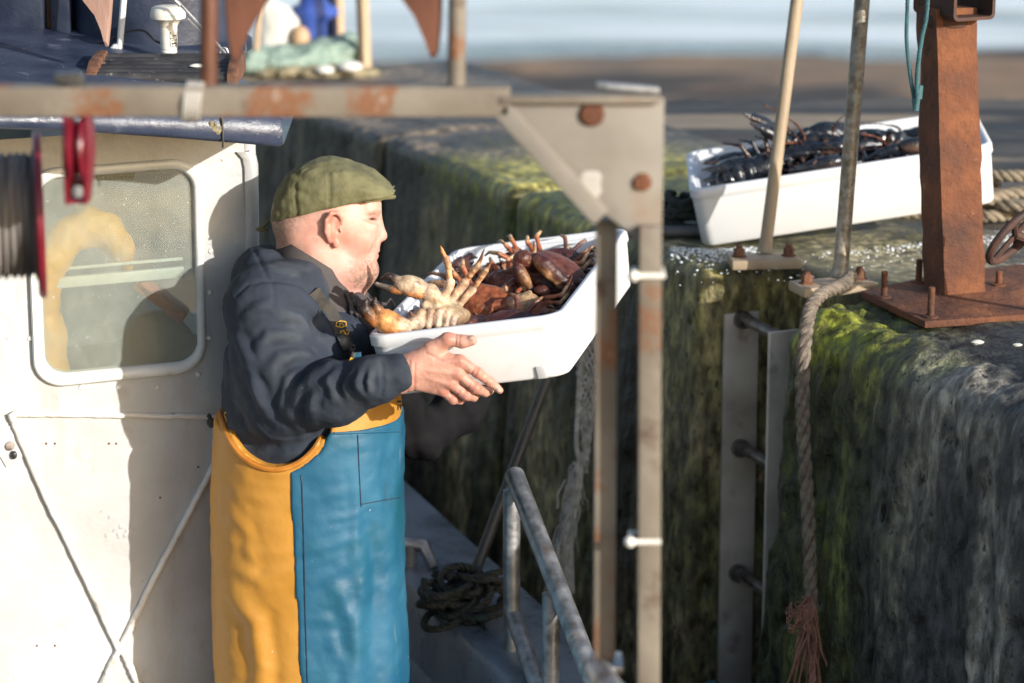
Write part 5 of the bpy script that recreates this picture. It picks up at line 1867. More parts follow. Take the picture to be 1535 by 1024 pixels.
s = SD(); near_hand(s)
V, F = s.mesh(.0017)
V = relax(V, F, 1, .35)
Nn = vnormals(V, F)
C = s.colors(V, .0022)
X, Yp = px_of(V)
wr = np.zeros(len(V))
for (x0, y0, x1, y1, wd) in ((606, 540, 598, 592, 2.2), (614, 541, 611, 590, 2.2), (622, 545, 621, 585, 2.0), (684, 503, 683, 517, 1.4), (689, 503, 688, 518, 1.4), (712, 550, 706, 562, 1.6), (717, 553, 711, 566, 1.4), (732, 566, 727, 577, 1.3), (640, 530, 664, 541, 2.2), (690, 585, 684, 594, 1.4), (705, 575, 700, 586, 1.4)):
    t = np.clip(((X - x0) * (x1 - x0) + (Yp - y0) * (y1 - y0)) / ((x1 - x0) ** 2 + (y1 - y0) ** 2), 0, 1)
    d = np.hypot(X - x0 - t * (x1 - x0), Yp - y0 - t * (y1 - y0))
    wr += np.exp(-(d / wd) ** 2) * (Nn[:, 1] < .2)
V = V - Nn * (wr * .0011)[:, None] + Nn * (.0005 * fbm(V, 120, 3, 3))[:, None]
C = blend(C, np.array(HR) * .8, wr * .45)
tat = (fbm(V, 90, 3, 17) > .05) * sstep(616, 606, X) * sstep(552, 566, Yp)
C = blend(C, (.10, .085, .08), tat * .75)                                              # tattoo at the wrist
C = np.clip(C * (1 + .10 * fbm(V, 60, 3, 8)[:, None]), .01, .95)
handV, handF, handC = V, F, C

# far hand under the far end of the box
s = SD()
fe = np.array(bB + bu * (bLu * .40) + bv * (bLv + .012) + bw * .012)
uu, vv, ww = np.array(bu), np.array(bv), np.array(bw)
q = lambda a, b, c: fe + uu * a + vv * b + ww * c
s.cap(q(-.10, .03, .0), q(-.05, .022, .01), .030, .027, col=HS)
for k_, (z0, z1) in enumerate(((.03, .03), (.015, .008), (.0, -.010), (-.012, -.026))):
    s.cap(q(-.05, .018, .01), q(.035, .010, z0), .018, .0115, k=.012, col=HS)
    s.chain([q(.035, .010, z0), q(.066, .008, z1), q(.078 - .004 * k_, -.012 - .01 * (k_ > 0), min(z1, -.018 + .03 * (k_ == 0)))], [.0112, .010, .008], k=.003, col=HS)
s.chain([q(-.045, .016, .024), q(-.005, .006, .055), q(.022, .005, .066)], [.018, .013, .010], k=.008, col=HS)
V, F = s.mesh(.0024)
fhV, fhF, fhC = V, F, s.colors(V)

# ---------------- body under the clothes (one mesh with head and hands)
s = SD()


def sect(pts, pw=2.25):
    """stack of oval sections (px_left, px_right, half depth) given by photo row"""
    rows = np.array([p[0] for p in pts], float)
    zz = np.array([P(470, r_, YC).z for r_ in rows])
    x0 = np.array([P(p[1], p[0], YC).x for p in pts]); x1 = np.array([P(p[2], p[0], YC).x for p in pts])
    ry = np.array([p[3] for p in pts], float); cy = np.array([YC + (p[4] if len(p) > 4 else 0) for p in pts])
    o = np.argsort(zz)
    zz, x0, x1, ry, cy = zz[o], x0[o], x1[o], ry[o], cy[o]

    def f(X, Y, Z):
        a = np.interp(Z, zz, x0); b = np.interp(Z, zz, x1); r_ = np.interp(Z, zz, ry); c_ = np.interp(Z, zz, cy)
        rx = (b - a) / 2
        k = (np.abs((X - (a + b) / 2) / rx) ** pw + np.abs((Y - c_) / r_) ** pw) ** (1 / pw)
        return np.maximum((k - 1) * np.minimum(rx, r_) * .92, np.maximum(Z - zz[-1], zz[0] - Z))
    return f, (x0.min(), (cy - ry).min(), zz[0]), (x1.max(), (cy + ry).max(), zz[-1]), (zz, x0, x1, ry, cy)


inner = [(455, 395, 530, .13, -.02), (520, 362, 556, .16, -.025), (700, 352, 580, .16, -.025), (900, 350, 575, .15, -.025), (1000, 352, 575, .15, -.025)]
f, lo, hi, _ = sect(inner)
s.fn(f, lo, hi, 0, SKIN)
s.cap(h(452, 470), h(470, 400), .075, .07, k=.03, col=SKIN)
for sg, hip in ((-1, .10), (1, .10)):
    s.chain([h(455, 985, sg * hip), h(470, 1290, sg * .105), h(455, 1560, sg * .11)], [.085, .062, .048], k=.03, col=SKIN)
    s.chain([h(450, 1575, sg * .11), h(520, 1595, sg * .12)], [.042, .034], k=.02, col=SKIN)
s.chain([h(405, 468, -.15), h(425, 606, -.19), h(575, 568, -.33)], [.050, .042, .030], k=.03, col=SKIN)
fw = fe + uu * -.10 + vv * .03
s.chain([h(430, 470, .16), h(632, 652, .30), h(690, 615, .38), tuple(fw)], [.050, .036, .034, .026], k=.03, col=SKIN)
V, F = s.mesh(.011)
allV = [headV, handV, fhV, V]; allF = [headF, handF, fhF, F]; allC = [headC, handC, fhC, np.tile(np.array(SKIN), (len(V), 1))]
off = 0; FF = []
for v_, f_ in zip(allV, allF):
    FF.append(f_ + off); off += len(v_)
body = mk('body', np.concatenate(allV), np.concatenate(FF), M['skin'], man, cols=np.concatenate(allC))

# ---------------- hoodie
CLN = (.030, .038, .054)
s = SD()
hs = [(420, 398, 490, .045, -.0), (448, 376, 528, .105, -.005), (475, 350, 556, .180, -.02), (520, 339, 566, .195, -.025), (580, 335, 580, .196, -.025), (640, 335, 592, .196, -.025), (720, 335, 598, .194, -.025), (800, 340, 598, .19, -.025)]
f, lo, hi, _ = sect(hs, 2.2)
s.fn(f, lo, hi, 0, CLN)
sh_, el_, wr_ = h(402, 462, -.150), h(428, 604, -.200), h(588, 563, -.338)
s.chain([h(440, 440, -.10), sh_], [.07, .078], k=.04, col=CLN)
s.chain([sh_, h(410, 536, -.185), el_], [.080, .077, .064], k=.035, col=CLN)
s.chain([el_, h(500, 590, -.275), h(560, 570, -.330)], [.064, .059, .0465], k=.03, col=CLN)
s.chain([h(558, 570, -.332), h(572, 567, -.336)], [.0475, .046], k=.012, col=CLN)
s.chain([h(577, 566, -.337), h(597, 559, -.341)], [.0395, .0385], k=.006, col=CLN)
# hood lying round the neck
hk = [(386, 408, .00, .043), (397, 406, -.055, .041), (426, 434, -.102, .035), (468, 474, -.116, .031), (508, 500, -.094, .025), (534, 502, -.04, .020), (538, 498, .03, .021), (520, 484, .075, .027), (485, 450, .105, .033), (440, 418, .10, .037), (402, 404, .055, .041), (386, 408, 0, .043)]
s.chain([h(a, b, c) for a, b, c, r_ in hk], [r_ for *_, r_ in hk], k=.022, col=CLN)
s.ell(h(398, 412, 0), (.042, .125, .055), rot=Matrix.Rotation(R(-20), 3, 'Y'), k=.02, col=CLN)
s.ell(h(372, 440, 0), (.030, .11, .045), rot=Matrix.Rotation(R(-25), 3, 'Y'), k=.02, col=CLN)
s.ell(h(412, 388, 0), (.022, .075, .016), rot=Matrix.Rotation(R(35), 3, 'Y'), k=.016, col=CLN)
V, F = s.mesh(.0046)
V = relax(V, F, 1, .4)
Nn = vnormals(V, F)
X, Yp = px_of(V)
near = V[:, 1] < YC + .02


def seg(X, Y, x0, y0, x1, y1):
    L2 = (x1 - x0) ** 2 + (y1 - y0) ** 2
    t = np.clip(((X - x0) * (x1 - x0) + (Y - y0) * (y1 - y0)) / L2, 0, 1)
    return np.hypot(X - x0 - t * (x1 - x0), Y - y0 - t * (y1 - y0)), t


disp = np.zeros(len(V))
ridges = [  # pixel polylines of folds: width px, height m
    ([(452, 648), (440, 620), (444, 590), (470, 560), (500, 548)], 9, .010), ([(432, 640), (424, 605), (432, 570), (462, 540)], 8, .008), ([(470, 640), (462, 610), (470, 582), (500, 565)], 8, .007),
    ([(500, 600), (492, 570), (508, 552)], 6, .006), ([(396, 560), (420, 540), (452, 530), (490, 540)], 9, .008), ([(378, 530), (402, 505), (440, 500), (480, 520)], 9, .008), ([(370, 560), (384, 590), (396, 630)], 9, .009),
    ([(352, 560), (362, 600), (380, 640), (400, 660)], 9, .008), ([(420, 470), (450, 480), (480, 510), (496, 540)], 9, .007), ([(430, 440), (462, 458), (490, 492), (504, 530)], 8, .006), ([(400, 425), (440, 432), (476, 458)], 7, .005),
    ([(540, 590), (534, 572), (542, 554)], 5, .005), ([(556, 590), (552, 572), (556, 552)], 5, .0045), ([(522, 600), (516, 580), (526, 556)], 5, .0045), ([(362, 480), (384, 462), (410, 456)], 8, .006),
    ([(346, 600), (352, 650), (372, 690)], 8, .007), ([(350, 500), (362, 520), (372, 550)], 8, .006), ([(404, 690), (440, 680), (470, 650)], 9, .006)]
for pl, wd, ht in ridges:
    best = np.full(len(V), 1e9); tt = np.zeros(len(V))
    n_ = len(pl) - 1
    for i_ in range(n_):
        d, t = seg(X, Yp, *pl[i_], *pl[i_ + 1])
        m_ = d < best
        best[m_] = d[m_]; tt[m_] = (t[m_] + i_) / n_
    fade = np.sin(np.clip(tt, .02, .98) * math.pi) ** .6
    r_ = np.exp(-(best / wd) ** 2) - .55 * np.exp(-((best - wd * 1.7) / (wd * .8)) ** 2)
    disp += ht * r_ * fade * near
disp += .0035 * fbm(V, 11, 4, 3, (1, 1, 1.6)) + .0020 * fbm(V, 34, 3, 4)
# seams: shoulder seam and cuff groove
for pl, wd, dep in (([(408, 420), (412, 452), (408, 458)], 1.8, .0028), ([(360, 468), (388, 458), (420, 456), (450, 466)], 1.6, .0022), ([(572, 542), (574, 565), (572, 594)], 2.0, .004), ([(380, 372), (404, 420), (452, 428), (500, 470)], 2.5, .0035), ([(355, 444), (372, 425), (402, 420)], 2.5, .004)):
    best = np.full(len(V), 1e9)
    for i_ in range(len(pl) - 1):
        d, t = seg(X, Yp, *pl[i_], *pl[i_ + 1]); best = np.minimum(best, d)
    disp -= dep * np.exp(-(best / wd) ** 2) * near
V = V + Nn * disp[:, None]
C = np.tile(np.array(CLN), (len(V), 1))
raised_pale = sstep(.1, .7, fbm(V, 16, 4, 33) + 60 * disp) * .45  # paler on raised folds and in noise patches
C = blend(C, (.075, .085, .10), raised_pale)
hood = mk('hooded_top', V, F, M['hoodie'], man, cols=C)

# far sleeve reads darker than the near one
s = SD()
s.chain([h(560, 560, .20), h(598, 622, .27), h(634, 654, .30)], [.07, .062, .050], k=.02)
s.chain([h(634, 654, .30), h(694, 610, .36), tuple(fw)], [.050, .052, .042], k=.02)
V, F = s.mesh(.006)
Nn = vnormals(V, F)
X, Yp = px_of(V)
V = V + Nn * (.003 * fbm(V, 18, 4, 3) + .003 * np.sin((X - Yp * .3) * .16 + 2.5 * fbm(V, 14, 2, 5)))[:, None]
mk('dark_sleeve', V, F, M['sleeve'], hood)

# under-jacket: collar band round the neck and lapel below it
mb = MB()


def oval(c, a, hw, n=44):
    out = []
    for k in range(n):
        t = 2 * math.pi * k / n
        out.append(Vector(c) + Vector(a) * math.cos(t) + Vector((0, 1, .18 * abs(math.sin(t)) * (1 if math.sin(t) < 0 else 0))) * hw * math.sin(t) * (1 if math.sin(t) > 0 else 1) + Vector((0, 0, .030 * max(0, -math.sin(t)) ** 2)))
    return out


tb, tf_ = P(424, 354, YC), P(532, 420, YC)
bb, bf = P(396, 402, YC), P(546, 486, YC)
c1, a1 = (tb + tf_) / 2, (tf_ - tb) / 2
c2, a2 = (bb + bf) / 2, (bf - bb) / 2
th = .0035
mb.rings([oval(c2, a2, .112), oval(c2.lerp(c1, .5), a2.lerp(a1, .5) * 1.01, .102), oval(c1, a1, .090), oval(c1 + Vector((0, 0, .003)), a1 * .985, .088), oval(c1, a1 * .96, .0855), oval(c2.lerp(c1, .4), a2.lerp(a1, .4) * .93, .094)], True, False)
cl = mb.build('jacket_collar', M['jacket'], man, sharp=60)
s = SD()
s.chain([h(536, 452, -.035), h(552, 480, -.05), h(566, 520, -.055)], [.020, .024, .024], k=.02)
s.chain([h(540, 450, .02), h(556, 485, .02), h(568, 525, .03)], [.024, .03, .03], k=.02)
V, F = s.mesh(.005)
V = V + vnormals(V, F) * (.004 * fbm(V, 26, 4, 3)[:, None])
jf = mk('jacket_front', V, F, M['jacket'], man)

# ---------------- flat cap
mb = MB()
px_ = [405.5, 408, 414, 424, 438, 455, 475, 497, 520, 540, 558, 573, 583, 590]
top_ = [326, 312, 291, 271, 256, 245, 238, 236, 240, 248, 258, 269, 278, 286]
bot_ = [331, 332, 331, 329, 326, 322.5, 318, 313, 307.5, 303.5, 300.5, 298, 296, 293]
hw_ = [.018, .035, .052, .066, .077, .084, .0885, .091, .0905, .087, .081, .071, .060, .044]
xs = np.linspace(0, len(px_) - 1, 90)
rings = []
NT = 64
for xi in xs:
    X0 = np.interp(xi, range(len(px_)), px_); zt = np.interp(xi, range(len(px_)), top_); zb = np.interp(xi, range(len(px_)), bot_); w_ = np.interp(xi, range(len(px_)), hw_)
    pt, pb_ = P(X0, zt, YC), P(X0, zb, YC - w_)
    ring = []
    for k in range(NT):
        th_ = math.pi * k / (NT - 1)
        sy, sz = math.cos(th_), math.sin(th_) ** .72
        sy = math.copysign(abs(sy) ** .8, sy)
        ring.append((pt.x, YC + sy * w_ * (1.0 + .05 * math.sin(th_)), pb_.z + (pt.z - pb_.z) * sz))
    rings.append(ring)
A = np.array(rings).reshape(-1, 3)
nx_ = len(xs)
i, j = np.meshgrid(np.arange(nx_ - 1), np.arange(NT - 1), indexing='ij')
a_ = (i * NT + j).ravel()
F = np.stack([a_, a_ + NT, a_ + NT + 1, a_ + 1], 1)
Nn = vnormals(A, F)
cen = A.mean(0)
if ((A - cen) * Nn).sum() < 0: Nn = -Nn; F = F[:, ::-1]
X, Yp = px_of(A)
ds = .0030 * fbm(A, 22, 4, 5, (1, 1, 1.6)) + .0016 * fbm(A, 60, 3, 7)
for pl, wd, ht in (([(494, 262), (495, 285), (493, 312)], 2.2, -.0035), ([(444, 276), (443, 300), (445, 324)], 2.2, -.003), ([(412, 326), (450, 317), (500, 305), (540, 297)], 2.2, -.0028),
                   ([(500, 262), (530, 262), (560, 275), (588, 290)], 5, .0035), ([(430, 262), (450, 280), (480, 288)], 6, .003), ([(500, 285), (530, 282), (560, 290)], 5, .003), ([(416, 300), (440, 290), (460, 300)], 5, .0025), ([(455, 258), (480, 268), (500, 266)], 5, .0022)):
    best = np.full(len(A), 1e9)
    for i_ in range(len(pl) - 1):
        d, t = seg(X, Yp, *pl[i_], *pl[i_ + 1]); best = np.minimum(best, d)
    ds += ht * np.exp(-(best / wd) ** 2)
A = A + Nn * ds[:, None]
capo = mk('flat_cap', A, F, M['cap'], man)
sol = capo.modifiers.new('thickness', 'SOLIDIFY'); sol.thickness = .003; sol.offset = -1
# peak
mb = MB()
rs = []
for k in range(15):
    t = -1 + 2 * k / 14
    dy = t * .071
    bow = 1 - abs(t) ** 2.4
    x_in = np.interp(abs(t), [0, 1], [562, 548]); x_out = x_in + 4 + 27 * bow
    zi = np.interp(abs(t), [0, 1], [295, 299]); zo = np.interp(bow, [0, 1], [zi + 0, 293])
    pi, po = P(x_in, zi, YC - abs(dy)), P(x_out, zo, YC - abs(dy))
    ring = [Vector((pi.x, YC + dy, pi.z)), Vector((po.x, YC + dy * .97, po.z)), Vector((po.x + .0012, YC + dy * .97, po.z - .004)), Vector((po.x - .002, YC + dy * .97, po.z - .008)), Vector((pi.x, YC + dy, pi.z - .006))]
    rs.append(ring)
mb.rings(rs, True, True)
mb.build('peak', M['cap'], capo, sharp=50)
mb = MB()
mb.tube(curve_pts([P(408, 326, YC), P(400, 334, YC + .005), P(392, 342, YC + .01)], 8), .0028, 6)
mb.ball(P(392, 343, YC + .01), .009, 6, sq=(1.3, 1, .7), jit=.2)
mb.build('toggle', M['cap'], capo)

# ---------------- oilskin bib trousers
ds_ = [(r_[0], r_[1], r_[2], r_[3] - .016, -.045) for r_ in [(540, 345, 596, .198), (600, 330, 604, .208), (616, 327, 605, .210), (660, 324, 606, .212), (720, 322, 606, .212), (800, 322, 606, .210), (880, 324, 607, .210), (940, 326, 611, .212), (1024, 332, 616, .215), (1100, 338, 618, .215), (1180, 342, 616, .21)]]
fD, loD, hiD, tab = sect(ds_, 2.5)
YN_ = YC - .225
AHX, AHZ = P(412, 600, YN_).x, P(412, 600, YN_).z
RX, RZ_ = 83 * mpp(YN_), 104 * mpp(YN_)
zcut = P(412, 612, YC).z
xfront = P(494, 612, YN_).x
zbib = P(540, 545, YC).z


def cut(X, Y, Z):
    hole = (np.sqrt(((X - AHX) / RX) ** 2 + ((Z - AHZ) / RZ_) ** 2) - 1) * RX
    above = np.maximum(zcut - Z, X - xfront)              # <0 where it is above the armhole and behind the bib front
    return np.maximum(np.minimum(hole, above), -(1e-4) + 0 * Y)


def fdun(X, Y, Z):
    d = fD(X, Y, Z)
    hole = (np.sqrt(((X - AHX) / RX) ** 2 + ((Z - AHZ) / RZ_) ** 2) - 1) * RX + 0 * Y
    above = np.maximum(zcut - Z, X - xfront) + 0 * Y
    d = np.maximum(d, -(np.minimum(hole, above)))
    return np.maximum(d, Z - zbib)


def legs(s, grow=0):
    for sg in (-1, 1):
        s.chain([h(462, 1150, sg * .115), h(478, 1300, sg * .12), h(458, 1545, sg * .125)], [.125 + grow, .105 + grow, .10 + grow], k=.05)


def creases(V, Nn, seed):
    X, Yp = px_of(V)
    ds = .004 * fbm(V, 4, 3, seed, (1, 1, .35)) + .0016 * fbm(V, 26, 4, seed + 1, (1, 1, 1.5)) + .003 * np.abs(fbm(V, 9, 3, seed + 2, (1, 1, 1.2)))
    for pl, wd, ht in (([(330, 800), (380, 830), (436, 826)], 9, .006), ([(335, 850), (390, 868), (440, 850)], 9, .006), ([(345, 890), (382, 930), (392, 1000), (388, 1060)], 15, .022), ([(340, 760), (372, 800), (380, 850)], 9, .005),
                       ([(440, 760), (500, 740), (560, 730)], 9, .005), ([(446, 830), (500, 815), (552, 800)], 8, .006), ([(448, 880), (500, 860), (545, 830)], 9, .006), ([(552, 770), (566, 850), (562, 940), (570, 1060)], 15, -.026), ([(505, 880), (528, 930), (532, 1000), (528, 1060)], 13, .018), ([(530, 700), (536, 780), (528, 860)], 8, .005),
                       ([(596, 700), (590, 800), (600, 900)], 8, .006), ([(450, 700), (510, 672), (560, 668)], 7, .004), ([(446, 930), (500, 930), (548, 900)], 9, .005), ([(500, 960), (520, 1010), (516, 1060)], 11, .008), ([(470, 780), (520, 775), (560, 760)], 6, .004),
                       ([(350, 740), (400, 752), (434, 744)], 8, .003), ([(588, 640), (576, 700), (580, 760)], 7, -.004)):
        best = np.full(len(V), 1e9); tt = np.zeros(len(V)); n_ = len(pl) - 1
        for i_ in range(n_):
            d, t = seg(X, Yp, *pl[i_], *pl[i_ + 1])
            m_ = d < best
            best[m_] = d[m_]; tt[m_] = (t[m_] + i_) / n_
        fade = np.sin(np.clip(tt, .03, .97) * math.pi) ** .5
        ds += .36 * ht * (np.exp(-(best / (wd * .75)) ** 2) - .5 * np.exp(-((best - wd * 1.6) / (wd * .7)) ** 2)) * fade * (Nn[:, 1] < .3)
    return V + Nn * ds[:, None]


s = SD()
s.fn(fdun, loD, hiD)
legs(s)
V, F = s.mesh(.0062)
V = relax(V, F, 1, .3)
V = creases(V, vnormals(V, F), 3)
dung = mk('bib_trousers', V, F, M['oilyellow'], man)


# blue front panel, 3 mm proud of the yellow
def top_line(X):   # px row of the panel's top edge
    return P(500, 646, YN_).z + (X - P(500, 646, YN_).x) * .00 - .10 * np.maximum(X - P(560, 646, YN_).x, 0)


xp = P(437, 700, YN_).x


def fblue(X, Y, Z):
    d = fdun(X, Y, Z) - .0032
    edge = xp + (P(470, 700, YC).z - Z) * .035
    d = np.maximum(d, edge - X + 0 * Y)
    hole2 = (np.sqrt(((X - AHX) / (RX + .011)) ** 2 + ((Z - AHZ) / (RZ_ + .011)) ** 2) - 1) * RX
    d = np.maximum(d, -hole2 + 0 * Y)
    return np.maximum(d, Z - top_line(X) + 0 * Y)


s = SD()
s.fn(fblue, np.array(loD) - .004, np.array(hiD) + .004)
V, F = s.mesh(.0056)
V = creases(V, vnormals(V, F), 3)
panel = mk('front_panel', V, F, M['oilblue'], dung, sharp=None)
s = SD()


def half(fy):
    return lambda X, Y, Z: np.maximum(fy(X, Y, Z), xp - .02 + .05 - X)


for sg in (-1, 1):
    s.chain([h(500, 1150, sg * .115), h(516, 1300, sg * .12), h(490, 1540, sg * .125)], [.098, .078, .072], k=.04)
V, F = s.mesh(.012)
mk('front_panel_leg', V, F, M['oilblue'], dung)


def surf_y(px, py, grow=0):
    """near-side depth of the trousers at a photo pixel"""
    zz, x0, x1, ry, cy = tab
    y = YC - .22
    for _ in range(4):
        p = P(px, py, y)
        a, b, r_ = np.interp(p.z, zz, x0), np.interp(p.z, zz, x1), np.interp(p.z, zz, ry)
        k = min(abs((p.x - (a + b) / 2) / ((b - a) / 2)), .999)
        y = YC - .045 - r_ * (1 - k ** 2.5) ** (1 / 2.5) - grow
    return y


# armhole binding, seams and print lie on the surface itself
hitD = caster(dung); hitP = caster(panel); hitH = caster(hood)


def on(px, py, lift, *fs):
    best = None
    for f_ in fs:
        q_ = f_(px, py, lift)
        if q_ is not None and (best is None or q_.y < best.y): best = q_
    return best


def along(pl, lift, fs, n=10):
    out = []
    for k in range(len(pl) - 1):
        for t_ in np.linspace(0, 1, n, endpoint=(k == len(pl) - 2)):
            q_ = on(pl[k][0] + (pl[k + 1][0] - pl[k][0]) * t_, pl[k][1] + (pl[k + 1][1] - pl[k][1]) * t_, lift, *fs)
            if q_ is not None: out.append(q_)
    return out


mb = MB()
pts = []
for a_ in np.linspace(R(176), R(350), 60):
    for g_ in (0, 2, 4, 6, 9):
        px, py = 412 + (83 + g_) * math.cos(a_), 600 - (104 + g_) * math.sin(a_)
        q_ = on(px, py, 0, hitD, hitP)
        if q_ is not None and q_.y < YC - .03:
            pts.append(q_); break
for _ in range(2):
    pts = [pts[0]] + [(pts[i - 1] + pts[i] * 2 + pts[i + 1]) / 4 for i in range(1, len(pts) - 1)] + [pts[-1]]
mb.tube(pts, .0062, 8)
mb.build('armhole_binding', M['trim'], dung)
for pl in ([(536, 652), (538, 700), (541, 760)], [(452, 712), (455, 800), (457, 900), (460, 1000), (462, 1060)], [(542, 756), (575, 750), (600, 746)]):
    q = along(pl, .0006, (hitP,))
    if len(q) > 3:
        mb = MB(); mb.tube(q, .0011, 5)
        mb.build('seam', M['navydark'], panel)
q = along([(501, 650), (550, 648), (600, 646)], .0005, (hitP,))
if len(q) > 3:
    mb = MB(); mb.tube(q, .0028, 6)
    mb.build('top_hem', M['oilblue'], panel)
for (px, py, w_, h_) in ((597.5, 602, 6, 3), (596.2, 611, 1.6, 8), (600.5, 610, 1.6, 8)):
    vs = [on(px + sx * w_ / 2, py + sy * h_ / 2, .0008, hitD) for sx, sy in ((-1, 1), (1, 1), (1, -1), (-1, -1))]
    if all(v is not None for v in vs):
        mb = MB(); mb.add(vs, [(0, 1, 2, 3)])
        mb.build('bib_print', M['inkblack'], dung, smooth=False)
vs, fs = text_geo('S', .034)
q = [on(338.5 + v.x / MPP * .34, 627 - v.y / MPP, .0012, hitH, hitD) for v in vs]
if all(v is not None for v in q): mk('print', q, fs, M['gold'], hood, smooth=False)

# brace over the near shoulder with printed tabs and a buckle
def ribbon(cv, w_, th_, face=Vector((.35, -1, .15))):
    rs = []
    for i_, p in enumerate(cv):
        t = (cv[min(i_ + 1, len(cv) - 1)] - cv[max(i_ - 1, 0)]).normalized()
        sd_ = t.cross(face).normalized()
        nn = sd_.cross(t).normalized()
        if nn.dot(face) < 0: nn = -nn
        rs.append([p + sd_ * w_ / 2, p - sd_ * w_ / 2, p - sd_ * w_ / 2 + nn * th_, p + sd_ * w_ / 2 + nn * th_])
    return rs


def smooth_pts(q, it=3):
    for _ in range(it):
        q = [q[0]] + [(q[i - 1] + q[i] * 2 + q[i + 1]) / 4 for i in range(1, len(q) - 1)] + [q[-1]]
    return q


mb = MB()
cv = smooth_pts(along([(468, 436), (480, 452), (494, 470), (506, 490), (515, 510), (524, 530)], .004, (hitH,), 6))
mb.rings(ribbon(cv, .026, .003), True, True)
br = mb.build('brace', M['strap'], man, sharp=50)
hitB = caster(br)
FR = (hitB, hitH)
mb = MB()
mb.rings(ribbon(smooth_pts(along([(511, 504), (519, 522), (527, 540)], .005, FR, 5)), .021, .007), True, True)
mb.build('buckle', M['buckle'], br, bevel=.001)
hitB2 = caster(br.children[0])
FR = (hitB2, hitB, hitH)
q = [on(x, y, .0010, *FR) for x, y in ((525, 518), (531, 517), (532.5, 523), (527, 524.5))]
mb = MB(); mb.tube(q, .0010, 5, loop=True)
mb.build('buckle_catch', M['bolt'], br)
for pl, r_ in (([(504, 490), (504, 484), (511, 481.5), (518, 483), (518.5, 489), (512, 491.5), (504.5, 490.2)], .0012), ([(509.5, 489), (509.5, 486), (512.5, 485), (514.5, 487.5), (514, 489.5)], .0011),
               ([(509.5, 501), (511.5, 496), (513, 501)], .0011), ([(514.5, 496), (518, 501)], .0020), ([(519, 495), (523, 497), (522, 501), (518, 502)], .0013)):
    q = along(pl, .0010, FR, 5)
    if len(q) > 3:
        mb = MB(); mb.tube(q, r_, 5)
        mb.build('brace_print', M['gold'], br)
mb = MB()
tp_ = [on(x, y, .006, *FR) for x, y in ((527, 531), (540, 530))]
y_ = min(v.y for v in tp_) - .004
mb.prism([P(x, y, y_) for x, y in ((526, 531), (541, 530), (542, 548), (531, 549))], (0, .014, 0))
mb.build('brace_tab', M['oilblue'], br, bevel=.001)
mb = MB()
mb.rings(ribbon([P(527.5, 536, y_ - .002), P(525, 542, y_ - .002), P(521.5, 549, y_ - .001)], .006, .002), True, True)
mb.build('brace_pull', M['gold'], br)
# drawstring knot and loops under the chin
hj = (hitH, caster(jf), caster(cl))
k0 = on(526, 452, .006, *hj)
mb = MB()
mb.ball(k0, .0115, 8, sq=(1, .8, 1.15), jit=.2)
for pl in ([(516, 440), (520, 452), (529, 464), (535, 478)], [(530, 442), (521, 458), (525, 476), (531, 470), (529, 450)], [(533, 446), (539, 460), (543, 476)]):
    q = [on(x, y, .006, *hj) for x, y in pl]
    q = [v for v in q if v is not None]
    if len(q) > 2: mb.tube(curve_pts(smooth_pts(q, 1), 18), .0042, 6)
mb.tube(curve_pts([k0, P(545, 447, k0.y + .03), P(560, 452, k0.y + .05), P(578, 456, k0.y + .06), P(585, 449, k0.y + .06), P(590, 456, k0.y + .06), P(587, 465, k0.y + .06), P(577, 465, k0.y + .06), P(572, 460, k0.y + .06)], 30), .0034, 6)
mb.build('drawstring', M['jacket'], hood)
# sea boots
for sg in (-1, 1):
    s = SD()
    s.chain([h(458, 1530, sg * .125), h(452, 1575, sg * .125)], [.062, .058], k=.02)
    s.chain([h(448, 1592, sg * .125), h(520, 1600, sg * .135)], [.050, .042], k=.03)
    V, F = s.mesh(.010)
    V[:, 2] = np.maximum(V[:, 2], DECK + .003)
    mk('boot', V, F, M['boot'], man)
# ================================================================== crabs and lobsters
TIP = (.035, .025, .02)


